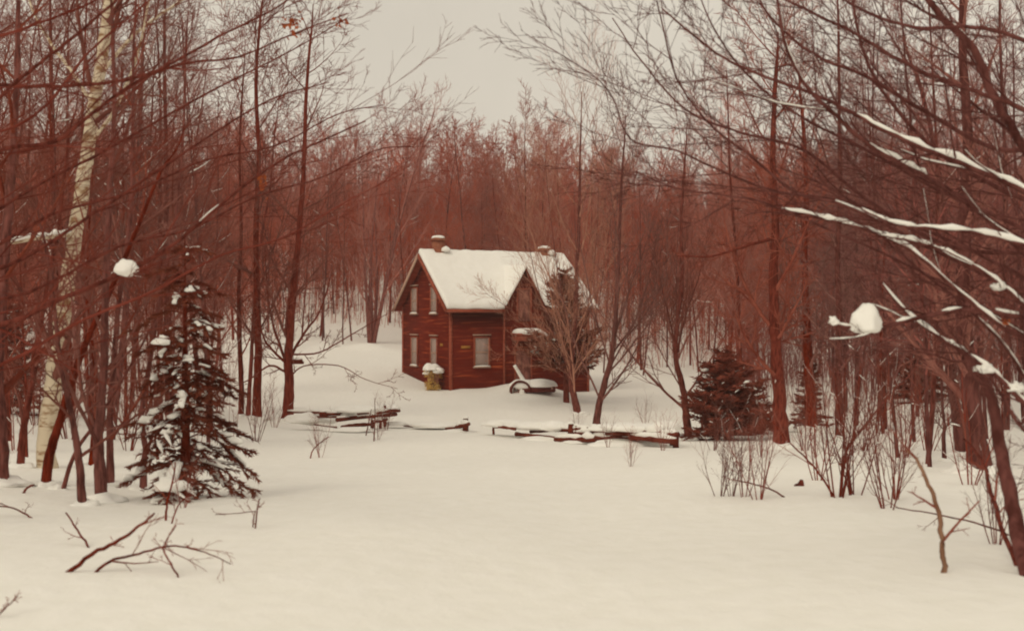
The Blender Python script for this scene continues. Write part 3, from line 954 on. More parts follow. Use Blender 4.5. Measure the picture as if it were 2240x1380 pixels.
def log_pile():
    c = ground_at(1622, 952)
    root = thing('log_pile', c, 'low pile of dark logs drifted in behind the dark bushy conifer', 'log pile', None, math.radians(4))
    rng = random.Random(3)
    for r in range(3):
        for q in range(2):
            g = Geo(); z = .08 + r * .24; y = .25 + q * .27 + (r % 2) * .1
            P = [Vector((-1.25 + 2.1 * i / 5, y + rng.uniform(-.02, .02), z + rng.uniform(-.015, .015))) for i in range(6)]
            g.tubes([(P, [rng.uniform(.11, .14)] * 6)], 9, True); g.obj('log', M['rail'], root)
    g = Geo(); P = [Vector((-1.2 + 2.05 * i / 8, .42, .80)) for i in range(9)]
    g.tubes([(P, [.26 * rng.uniform(.8, 1.1) for _ in P])], 9, True, .5); g.obj('snow_cover', M['snow'], root, True)


log_pile()

# ------------------------------------------------------------------ prototypes of bare trees
S_TALL = [L(9, .045, .03, tip=.18),
          L(6, .10, .07, 22, .22, (32, 62), .30, .42, .22, .55),
          L(4, .14, .05, 9, .10, (28, 55), .46, .5, .35, .5),
          L(3, .17, .04, 7, .10, (25, 55), .48, .6, .5, .45),
          L(2, .2, .02, 4, .15, (25, 55), .55, .7, .6, .4)]
S_POLE = [L(8, .05, .03, tip=.2),
          L(5, .12, .10, 20, .18, (30, 56), .22, .45, .3, .4),
          L(3, .15, .05, 8, .10, (28, 55), .5, .6, .45, .4),
          L(2, .18, .03, 6, .10, (28, 55), .55, .65, .6, .4)]
S_HILL = [L(8, .05, .03, tip=.2),
          L(6, .10, .08, 22, .20, (28, 58), .32, .45, .25, .5),
          L(4, .15, .05, 9, .10, (28, 55), .48, .55, .4, .45),
          L(3, .18, .03, 10, .10, (25, 58), .50, .65, .6, .4)]
S_MID = S_HILL + [L(2, .2, .02, 3, .15, (25, 55), .55, .7, .6, .4)]
S_VASE = [L(8, .05, -.02, tip=.18),
          L(5, .09, .05, 9, .22, (18, 36), .42, .5, .25, .5),
          L(4, .13, .04, 8, .14, (22, 42), .42, .55, .35, .4),
          L(3, .16, .03, 6, .12, (25, 45), .45, .6, .5, .4)]
S_SHRUB = [L(5, .08, .03, tip=.3),
           L(4, .14, .06, 6, .25, (20, 45), .45, .55, .35, .4),
           L(3, .16, .03, 4, .2, (25, 50), .5, .65, .5, .4)]

tall = [tree_meshes('tall%d' % i, 100 + i, S_TALL, 13.5, .095, .0042, M['bark_dark'], M['twig_dark'], snow=.12) for i in range(3)]
pole = [tree_meshes('pole%d' % i, 200 + i, S_POLE, 11.0, .055, .0045, M['bark_dark'], M['twig_dark'], .08, snow=.10) for i in range(4)]
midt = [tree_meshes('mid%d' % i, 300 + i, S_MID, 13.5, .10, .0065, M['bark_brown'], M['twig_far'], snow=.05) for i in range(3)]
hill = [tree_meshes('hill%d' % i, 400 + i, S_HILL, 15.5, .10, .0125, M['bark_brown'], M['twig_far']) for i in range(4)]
vase = tree_meshes('vase', 500, S_VASE, 17, .15, .012, M['bark_brown'], M['twig_far'], .30, 1, 6)
shrub = [tree_meshes('shrub%d' % i, 600 + i, S_SHRUB, 2.4, .013, .0028, M['bark_brown'], M['twig_dark'], .35, 1, 6, snow=.10) for i in range(3)]
sapl = [tree_meshes('sapling%d' % i, 700 + i, S_POLE, 5.0, .028, .0035, M['bark_dark'], M['twig_dark'], .12) for i in range(3)]

rng = random.Random(77)
taken = []


def free(x, y, r):
    for a, b2, c in taken:
        if (x - a) ** 2 + (y - b2) ** 2 < max(r, c) ** 2: return False
    taken.append((x, y, r)); return True


def scatter(n, u0, u1, d0, d1, r, ok=None, tries=60):
    pts = []
    for _ in range(n * tries):
        if len(pts) >= n: break
        d = math.sqrt(rng.uniform(d0 * d0, d1 * d1)); u = rng.uniform(u0, u1)
        if ok and not ok(u, d): continue
        if free(u * d, d, r): pts.append((u * d, d))
    return pts


def wood(pts, protos, name, label, cat, group, smin, smax, base_h=1):
    for i, (x, y) in enumerate(pts):
        m = protos[rng.randrange(len(protos))]
        s = rng.uniform(smin, smax)
        root = plant(name, m, (x, y, gz(x, y)), label, cat, group, rng.uniform(0, 6.28), s, (rng.uniform(-.05, .05), rng.uniform(-.05, .05)), s * rng.uniform(.9, 1.1))
        if x / y > .27 and rng.random() < .8:          # the woods on this side have greyer, more purple bark
            for ch in root.children:
                ch.material_slots[0].link = 'OBJECT'
                ch.material_slots[0].material = M['bark_right'] if ch.name.startswith('trunk') else M['twig_right']


# the hill behind the clearing
wood(scatter(165, -.60, .60, 77, 118, 2.0, lambda u, d: not (-.2 < u < -.1 and d < 80)), hill, 'hillside_tree',
     'bare red brown tree among many on the hillside behind the house', 'tree', 'bare trees on the hillside', .80, 1.06)
# left woods, middle distance
wood(scatter(30, -.58, -.235, 42, 76, 2.4), midt, 'woodland_tree',
     'bare tree in the woods left of the yard, beyond the snowy spruce', 'tree', 'bare trees of the left woods', .62, .88)
wood(scatter(14, -.56, -.27, 24, 42, 1.8), tall, 'woodland_tree',
     'tall bare tree standing behind the pale birch', 'tree', 'tall bare trees behind the birch', .8, 1.05)
wood(scatter(34, -.56, -.26, 18, 50, 1.1), pole, 'pole_tree',
     'thin straight bare young tree among the left woods', 'tree', 'thin young trees of the left woods', .75, 1.1)
# right woods
wood(scatter(40, .19, .58, 48, 77, 2.1), midt, 'woodland_tree',
     'bare tree in the woods right of the yard, past the snow field', 'tree', 'bare trees of the right woods', .8, 1.05)
wood(scatter(16, .29, .58, 24, 48, 2.0), tall, 'woodland_tree',
     'tall bare tree behind the snow laden limbs on the right', 'tree', 'tall bare trees of the right woods', .8, 1.1)
wood(scatter(18, .28, .56, 20, 48, 1.2), pole, 'pole_tree',
     'thin bare young tree behind the snow laden limbs on the right', 'tree', 'thin young trees of the right woods', .7, 1.0)
wood(scatter(14, -.19, .19, 74, 82, 1.4, lambda u, d: u < -.09 or u > .08), pole, 'pole_tree',
     'thin bare tree at the foot of the hillside close behind the house', 'tree', 'thin trees at the foot of the hill', .9, 1.2)


# far woods and undergrowth, too many to count
def far_woods():
    g = Geo()
    protos = []
    for i in range(3):
        rr = random.Random(900 + i)
        S = [L(5, .05, .03, tip=.25), L(4, .10, .08, 15, .25, (26, 52), .34, .5, .3, .5), L(3, .15, .05, 8, .12, (26, 52), .48, .6, .5, .45), L(2, .18, .03, 5, .12, (25, 55), .5, .7, .7, .4)]
        out = [[] for _ in S]
        grow(rr, Vector((0, 0, -.3)), Vector((0, 0, 1)), 14.5, .13, 0, S, out, .022)
        q = Geo(); q.tubes(out[0], 4)
        for lv in (1, 2, 3): q.tubes(out[lv], 3)
        protos.append((np.concatenate(q.v), {k_: np.concatenate(v) for k_, v in q.f.items()}))
    rr = random.Random(55)
    for i in range(230):
        d = rr.uniform(118, 175); u = rr.uniform(-.56, .56)
        V, F = protos[i % 3]
        a = rr.uniform(0, 6.28); s = rr.uniform(.75, 1.05)
        R = np.array([[math.cos(a), -math.sin(a), 0], [math.sin(a), math.cos(a), 0], [0, 0, 1]]) * s
        x, y = u * d, d
        g.add(V @ R.T + np.array([x, y, gz(x, y)]), list(F.values()))
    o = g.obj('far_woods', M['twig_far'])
    tag(o, 'mass of bare red brown woods along the top of the hill', 'woods', None, 'stuff')


far_woods()


def undergrowth(name, label, n, zone, hgt, mat, seed, r=.012, ok=None, nb=0):
    rr = random.Random(seed)
    ch = []; ch2 = []
    for i in range(n):
        d = math.sqrt(rr.uniform(zone[2] ** 2, zone[3] ** 2)); u = rr.uniform(zone[0], zone[1])
        if ok and not ok(u, d): continue
        x, y = u * d, d
        if noise.noise((x / 6, y / 6, seed)) < (-.15 if not nb else -.45): continue
        z = gz(x, y); h = rr.uniform(*hgt)
        lx, ly = rr.uniform(-.25, .25) * h * (.5 if nb else 1), rr.uniform(-.25, .25) * h * (.5 if nb else 1)
        P = [Vector((x, y, z - .1)), Vector((x + lx * .4, y + ly * .4, z + h * .5)), Vector((x + lx, y + ly, z + h))]
        ch.append((P, [r, r * .8, r * .4]))
        for q in range(nb or rr.randint(3, 6)):
            f = rr.uniform(.25, .95)
            b0 = P[0].lerp(P[1], f * 2) if f < .5 else P[1].lerp(P[2], f * 2 - 1)
            e = b0 + Vector((rr.uniform(-.5, .5), rr.uniform(-.5, .5), rr.uniform(.15, .7) * (1.3 if nb else 1))) * (h * .4 if not nb else 1.2 + h * .12)
            ch2.append(([b0, b0.lerp(e, .5) + rvec(rr) * .03 * h, e], [r * .6, r * .5, r * .3]))
    g = Geo(); g.tubes(ch, 3); g.tubes(ch2, 3)
    o = g.obj(name, mat)
    tag(o, label, 'undergrowth', None, 'stuff')


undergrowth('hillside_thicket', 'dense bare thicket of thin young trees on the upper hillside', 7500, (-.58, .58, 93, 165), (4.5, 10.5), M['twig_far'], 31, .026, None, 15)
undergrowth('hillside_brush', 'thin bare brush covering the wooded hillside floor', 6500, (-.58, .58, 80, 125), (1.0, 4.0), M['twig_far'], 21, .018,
            lambda u, d: not (-.2 < u < -.08 and d < 92))
undergrowth('brush_of_left_woods', 'tangled bare brush on the snow among the left woods', 900, (-.56, -.24, 24, 76), (.6, 2.4), M['twig_dark'], 22, .008)
undergrowth('brush_of_right_woods', 'tangled bare brush on the snow among the right woods', 2600, (.20, .58, 50, 80), (1.2, 4.5), M['twig_right'], 23, .014)

# ------------------------------------------------------------------ particular trees
TW = twig_levels(12, 6, 4)
TWs = twig_levels(8, 5, 3)


def base_tree(name, px, py, path, r0, r1, label, seed, S, kk, rmin, bark, twig, limbs=(), cover=None, group=None, cat='tree', dd=0.0, sub_snow=False):
    """path: [(dx_px, y_px)] above the base, at the depth where the base meets the snow; limbs: (path px, r0, r1, S, k)"""
    b0 = ground_at(px, py); d = b0.y
    r1 = min(r1, .25 * r0)
    (xa_, ya_), (xb_, yb_) = path[-2:]
    if yb_ > 40: path = list(path) + [(xb_ + (xb_ - xa_) * .8, yb_ - 60), (xb_ + (xb_ - xa_) * 1.1, yb_ - 110)]; r1 *= .3
    pts = [Vector((b0.x, b0.y, b0.z - .25))] + [(x, y, d + dd * i) for i, (x, y) in enumerate(path, 1)]
    ls = [(pts, r0, r1, S, kk, cover, True)]
    for q in limbs:
        P = [(x, y, d + o) for x, y, o in q[0]]
        ls.append((P, q[1], q[2], q[3], q[4], cover if len(q) < 6 else q[5], False))
    root = traced_tree(name, ls, label, cat, seed, rmin, bark, twig, group=group, base=b0)
    g = Geo(); blob(g, (0, .02, -.03), r0 * 2.6 + .05, r0 * 2.3 + .05, .05 + r0 * .75, seed, .5, .3, True, 1.8)
    g.obj('snow_collar', M['snow'], root, True)
    return root


# broad tree at the fence end with low limbs and its bird box
base_tree('yard_tree', 628, 922, [(632, 850), (631, 780), (636, 700), (645, 600), (655, 500), (664, 380), (668, 250), (676, 120)], .20, .05,
          'thick trunked tree with low spreading limbs at the left end of the rail fence', 31, S_TALL[:1] + S_TALL[1:4], .8, .010, M['bark_brown'], M['twig_dark'],
          [([(631, 800, 0), (600, 770, -.3), (575, 735, -.5), (560, 660, -.6)], .06, .02, TW, .7),
           ([(632, 790, 0), (665, 730, .3), (700, 680, .6), (725, 600, 1)], .06, .02, TW, .8),
           ([(636, 775, 0), (700, 770, -.5), (780, 725, -1), (840, 690, -1.2)], .04, .01, TWs, .7),
           ([(630, 830, 0), (665, 800, -.5), (740, 800, -1), (800, 830, -1.5), (870, 850, -1.8)], .03, .008, TWs, .8),
           ([(628, 815, 0), (590, 800, -.4), (545, 830, -.8), (500, 850, -1)], .05, .012, TWs, .8),
           ([(626, 790, 0), (600, 720, .2), (585, 640, .5), (580, 540, .8)], .06, .015, TW, .8)])
c = ground_at(628, 922)
bb = at(651, 790, c.y - .28)
root = thing('bird_feeder', bb, 'small dark box fixed to the trunk at the fence end', 'bird feeder')
g = Geo(); g.box((-.21, -.14, -.10), (.21, .14, .0)); g.obj('tray', M['rail'], root)
g = Geo(); g.box((-.17, -.10, .002), (.17, .10, .07)); g.obj('box', M['rail'], root)
g = Geo(); blob(g, (0, 0, .072), .19, .12, .07, 4, .2, .1); g.obj('snow_cover', M['snow'], root, True)

for i, (px, py, w, path) in enumerate((
        (562, 918, .17, [(563, 850), (565, 760), (562, 650), (560, 500), (566, 350), (560, 180), (568, 60)]),
        (526, 910, .11, [(528, 850), (524, 750), (522, 640), (528, 500), (524, 340), (530, 200)]),
        (542, 912, .09, [(546, 850), (551, 760), (556, 660), (568, 540), (590, 420), (600, 300)]))):
    base_tree('woodland_tree', px, py, path, w, w * .3, ('stout dark trunk between the snowy spruce and the fence end tree',
              'slimmer dark trunk just behind the snowy spruce on its lane side', 'forked stem leaning against the stout dark trunk near the spruce')[i],
              40 + i, [S_TALL[0]] + S_HILL[1:], .7, .010, M['bark_brown'], M['twig_dark'])

# maple in front of the house, low forking, fine pale twigs
S_FINE = [L(1, 0, 0), L(6, .10, .12, 15, .10, (18, 44), .42, .34, .25, .5), L(4, .14, .08, 8, .12, (20, 45), .45, .5, .45, .4), L(3, .15, .05, 6, .12, (20, 45), .5, .7, .6, .4)]
base_tree('maple_tree', 1266, 906, [(1256, 870), (1249, 825), (1252, 780), (1258, 700), (1262, 600), (1266, 500), (1268, 400), (1270, 310)], .17, .03,
          'bare maple with fine pale twigs forking low in front of the house', 51, S_FINE, 1.6, .0052, M['bark_dark'], M['twig_pale'],
          [([(1249, 830, 0), (1225, 800, -.2), (1180, 740, -.6), (1120, 680, -1), (1060, 640, -1.2)], .028, .008, S_FINE, 1.0),
           ([(1250, 820, 0), (1215, 740, .3), (1180, 640, .8), (1150, 500, 1), (1130, 380, 1)], .030, .008, S_FINE, 1.2),
           ([(1251, 810, 0), (1240, 700, -.5), (1215, 560, -.8), (1200, 430, -.8), (1190, 330, -1)], .030, .008, S_FINE, 1.2),
           ([(1250, 835, 0), (1290, 760, -.3), (1310, 660, -.6), (1330, 520, -.6), (1350, 400, -.6)], .030, .008, S_FINE, 1.2),
           ([(1255, 780, 0), (1290, 650, .4), (1305, 520, .8), (1310, 400, 1)], .028, .008, S_FINE, 1.1),
           ([(1250, 845, 0), (1280, 800, -.4), (1330, 740, -.9), (1390, 690, -1.2)], .024, .007, S_FINE, .8),
           ([(1250, 838, 0), (1200, 800, -.4), (1150, 780, -.8), (1080, 770, -1.2)], .02, .006, S_FINE, .6)])
# leaning tree at the right fence
base_tree('leaning_tree', 1298, 957, [(1308, 900), (1322, 840), (1338, 780), (1346, 700), (1352, 600), (1356, 480), (1362, 360)], .13, .03,
          'thin leaning tree rising from the rail fence, with a forked top', 52, S_FINE, 1.2, .007, M['bark_dark'], M['twig_dark'],
          [([(1330, 810, 0), (1370, 740, -.3), (1410, 690, -.5), (1450, 620, -.6)], .030, .008, S_FINE, .8),
           ([(1326, 850, 0), (1350, 825, -.3), (1395, 780, -.5)], .02, .007, TWs, .6),
           ([(1338, 775, 0), (1390, 700, .4), (1420, 600, .6), (1440, 500, .8)], .034, .008, S_FINE, 1.0)])
base_tree('crooked_tree', 1508, 962, [(1500, 900), (1494, 850), (1478, 780), (1482, 700), (1492, 620), (1490, 500), (1496, 380)], .13, .03,
          'crooked dark tree at the fence end beside the bushy conifer', 53, S_FINE, 1.3, .007, M['bark_dark'], M['twig_dark'],
          [([(1480, 790, 0), (1470, 720, .2), (1450, 640, .3), (1430, 540, .4)], .04, .010, S_FINE, 1.0),
           ([(1482, 770, 0), (1500, 690, .2), (1530, 600, .3), (1550, 500, .4)], .036, .010, S_FINE, 1.0)])
# big trunks on the right
base_tree('woodland_tree', 1712, 980, [(1706, 900), (1702, 820), (1694, 720), (1692, 600), (1696, 480), (1690, 340), (1696, 180)], .19, .06,
          'straight thick dark trunk standing alone right of the bushy conifer', 54, [S_TALL[0]] + S_HILL[1:], .9, .008, M['bark_dark'], M['twig_dark'],
          [([(1694, 520, 0), (1640, 535, -.5), (1560, 560, -1), (1480, 560, -1.4)], .05, .015, TW, .8),
           ([(1696, 480, 0), (1720, 450, -.3), (1760, 400, -.6)], .05, .015, TW, .8)])
base_tree('woodland_tree', 1776, 942, [(1772, 880), (1768, 800), (1764, 700), (1760, 560), (1764, 420), (1756, 260)], .20, .05,
          'dark trunk with a wide foot just right of the lone straight trunk', 55, [S_TALL[0]] + S_HILL[1:], .9, .009, M['bark_dark'], M['twig_dark'])
base_tree('woodland_tree', 1838, 960, [(1836, 900), (1834, 800), (1836, 700), (1832, 560), (1838, 420), (1836, 260), (1834, 60)], .13, .05,
          'slim upright trunk in line beyond the snow clump on its branch', 56, [S_TALL[0]] + S_HILL[1:], .9, .008, M['bark_dark'], M['twig_dark'])
base_tree('woodland_tree', 1645, 835, [(1640, 780), (1636, 700), (1640, 600), (1650, 480)], .2, .07,
          'far trunk with a side fork above the bushy conifer', 57, [S_TALL[0]] + S_HILL[1:], .9, .012, M['bark_brown'], M['twig_far'],
          [([(1640, 770, 0), (1655, 720, 0), (1672, 660, .2)], .08, .03, TW, .6)])
# clump of trunks near the right edge
for i, (px, py, w, path) in enumerate((
        (2145, 1035, .19, [(2135, 960), (2125, 880), (2115, 780), (2108, 650), (2110, 480), (2118, 300), (2105, 100), (2108, -60)]),
        (2108, 995, .13, [(2096, 930), (2085, 860), (2074, 760), (2070, 620), (2066, 470), (2040, 300), (2010, 180)]),
        (2068, 1008, .045, [(2064, 960), (2066, 930), (2060, 860), (2062, 740)]))):
    base_tree('woodland_tree', px, py, path, w, w * .4, ('thickest trunk of the clump behind the leaning edge tree',
              'second trunk of the right clump, splayed toward the yard', 'thin stub of a stem in front of the right clump')[i],
              60 + i, [S_TALL[0]] + S_TALL[1:4], .9, .006, M['bark_right'], M['twig_dark'])

# vase shaped maple behind the house
x, y = -9.8, 79.0
plant('vase_shaped_tree', vase, (x, y, gz(x, y)), 'tall bare tree fanning out above the woods behind the chimney side of the house', 'tree', None, .6, .98)

# birch on the left
bp_ = ground_at(100, 1022)
print('birch', bp_)
d = bp_.y


def birch():
    d = bp_.y
    limbs = [([Vector((bp_.x, bp_.y, bp_.z - .3)), (104, 950, d), (116, 850, d), (130, 740, d), (148, 620, d), (165, 510, d), (182, 400, d), (198, 290, d), (214, 180, d), (232, 70, d), (246, -60, d), (256, -180, d)],
              .125, .065, TW, .8, .15, True),
             ([(165, 512, d), (110, 518, d - .4), (40, 528, d - .7), (-60, 545, d - 1)], .035, .02, TWs, .5, .95, False),
             ([(190, 330, d), (250, 240, d - .3), (300, 120, d - .6), (330, -20, d - .8)], .03, .012, TW, .8, .2, False),
             ([(205, 230, d), (150, 150, d + .3), (90, 60, d + .6), (50, -30, d + .8)], .03, .012, TW, .8, .1, False),
             ([(215, 170, d), (290, 80, d), (370, 20, d), (470, -50, d)], .03, .012, TW, .8, .1, False)]
    traced_tree('birch_tree', limbs, 'pale barked birch leaning slightly toward the lane', 'birch tree', 71, .0045, M['birch'], M['twig_dark'], base=bp_)


birch()

# near stems on the left, at the foot of the woods
near_left = [
    (-4, 1058, .10, [(0, 960), (-6, 820), (4, 640), (20, 420), (36, 200), (40, 0)], 'dark trunk cut by the picture edge left of the birch', 1.0),
    (42, 1022, .05, [(50, 950), (66, 860), (84, 760), (100, 640), (130, 480), (150, 300)], 'thin dark stem between the edge trunk and the birch', .8),
    (96, 1062, .062, [(106, 1010), (128, 930), (158, 830), (196, 730), (240, 640), (300, 500), (350, 380)], 'dark leaning stem crossing in front of the birch foot', .8),
    (184, 1104, .045, [(176, 1040), (166, 960), (150, 880), (130, 780), (118, 660), (100, 540)], 'slender stem leaning back toward the birch, its foot nearest the lane', .7),
    (228, 1096, .068, [(218, 1030), (215, 960), (222, 880), (228, 760), (232, 600), (240, 420), (250, 250), (246, 60)], 'dark upright trunk with a curved foot left of the snowy spruce', .9),
    (240, 1060, .05, [(241, 1000), (240, 900), (250, 780), (262, 640), (285, 480), (290, 320), (292, 120), (300, -40)], 'straight thin trunk close behind the curved foot trunk', .9),
    (196, 1022, .04, [(205, 950), (212, 880), (205, 780), (190, 660), (196, 480)], 'short thin stem between the birch and the curved foot trunk', .7),
    (126, 1070, .026, [(160, 1000), (205, 930), (262, 840), (318, 740), (360, 660)], 'thin straight stem slanting steeply toward the spruce top', .6),
    (312, 1072, .045, [(314, 1020), (318, 980), (310, 900), (330, 780), (350, 640), (380, 500), (400, 300), (406, 100)], 'dark stem rising through the shadowed side of the snowy spruce', .8),
    (20, 830, .09, [(50, 620), (75, 430), (96, 320), (115, 205), (138, 100), (166, -20)], 'dark leaning trunk crossing the sky left of the birch', .9),
    (440, 880, .10, [(420, 700), (400, 520), (398, 360), (404, 200), (398, 40)], 'tall straight trunk rising behind the snowy spruce', .9),
]
for i, (px, py, w, path, lb, kk) in enumerate(near_left):
    base_tree('young_tree', px, py, path, w, w * .35, lb, 80 + i, TW, kk * .8, .0042, M['bark_dark'], M['twig_dark'], cover=.08 if i % 2 else None)

# tree whose long limbs sweep over from the left edge
SW = twig_levels(9, 5, 4, .30, .5, .5, .03, (12, 38), .38)
LD = 9.0
sweep = [
    ([(-420, 1250, LD + .5), (-400, 900, LD + .3), (-360, 600, LD), (-330, 300, LD - .1), (-310, 0, LD - .2)], .12, .07, None, 1, None, True),
    ([(-365, 760, LD), (-180, 730, LD), (0, 712, LD), (120, 660, LD), (270, 597, LD), (380, 535, LD + .2), (480, 450, LD + .4), (600, 360, LD + .6), (700, 310, LD + .8), (800, 265, LD + 1)], .050, .008, SW, 1.5, .07, False),
    ([(-350, 560, LD), (-150, 420, LD), (0, 330, LD), (120, 310, LD), (200, 250, LD), (290, 185, LD + .2), (400, 140, LD + .4), (520, 125, LD + .5), (640, 75, LD + .7), (760, 30, LD + 1)], .040, .006, SW, 1.5, None, False),
    ([(-340, 480, LD), (-100, 300, LD - .2), (40, 175, LD - .3), (150, 90, LD - .3), (250, 5, LD - .4), (330, -80, LD - .4)], .036, .010, SW, 1.2, None, False),
    ([(-350, 700, LD), (-100, 620, LD + .5), (60, 560, LD + .6), (200, 470, LD + .7), (330, 385, LD + .8), (470, 290, LD + 1), (600, 215, LD + 1.2), (720, 180, LD + 1.4)], .038, .006, SW, 1.5, None, False),
    ([(-330, 380, LD), (-80, 200, LD), (60, 190, LD), (200, 185, LD), (330, 160, LD), (480, 80, LD + .2), (600, 20, LD + .4), (680, -40, LD + .5)], .034, .008, SW, 1.4, None, False),
    ([(-340, 520, LD + 1.5), (-60, 480, LD + 1.5), (90, 400, LD + 1.6), (230, 330, LD + 1.8), (370, 250, LD + 2), (520, 170, LD + 2.2), (640, 110, LD + 2.5), (760, 40, LD + 2.8)], .036, .006, SW, 1.3, None, False),
    ([(-340, 600, LD + 2), (-60, 560, LD + 2), (110, 470, LD + 2.1), (290, 420, LD + 2.2), (450, 350, LD + 2.4), (600, 320, LD + 2.6), (740, 250, LD + 3), (840, 230, LD + 3.2)], .034, .006, SW, 1.3, None, False),
    ([(-350, 640, LD + 1), (-120, 660, LD + 1), (60, 640, LD + 1), (260, 540, LD + 1.1), (420, 500, LD + 1.3), (560, 430, LD + 1.5), (700, 390, LD + 1.8), (820, 330, LD + 2), (900, 320, LD + 2.2)], .032, .005, SW, 1.3, None, False),
    ([(-330, 260, LD - .5), (-100, 120, LD - .5), (60, 60, LD - .5), (190, 10, LD - .4), (330, -60, LD - .3)], .030, .008, SW, 1.2, None, False),
    ([(-330, 320, LD + 1), (-60, 300, LD + 1), (80, 250, LD + 1), (190, 120, LD + 1.1), (280, 40, LD + 1.2), (400, -60, LD + 1.3)], .030, .008, SW, 1.2, None, False),
    ([(-370, 860, LD), (-120, 840, LD - .3), (40, 780, LD - .4), (180, 700, LD - .4), (330, 640, LD - .4), (480, 560, LD - .3), (620, 520, LD - .3), (760, 440, LD - .2), (880, 380, LD)], .030, .005, SW, 1.4, None, False),
]
sweep = [sweep[0]] + [([(-352, q[0][0][1] + 60, LD)] + list(q[0]),) + tuple(q[1:]) for q in sweep[1:]]
sweep = [sweep[0]] + [(q[0], q[1] * .60, q[2] * .8, q[3], q[4] * .95) + q[5:] for q in sweep[1:]]
traced_tree('overhanging_tree', sweep, 'near tree rooted out of view whose long bare limbs sweep up from the left edge', 'tree', 91, .0024, M['bark_dark'], M['twig_near'],
            base=Vector(((-420 - 1120) / FPX * LD, LD, gz((-420 - 1120) / FPX * LD, LD))))
# snow clump caught in the sweeping limb
g = Geo(); c0 = at(276, 590, LD)
root = thing('snow_clump', c0, 'rounded snow clump caught on the sweeping limb above the snowy spruce', 'snow clump')
blob(g, (0, 0, .0), .085, .07, .075, 2, .35, .7, True); blob(g, (.05, 0, .0), .05, .05, .04, 4, .3, .7)
g.obj('snow', M['snow'], root, True)

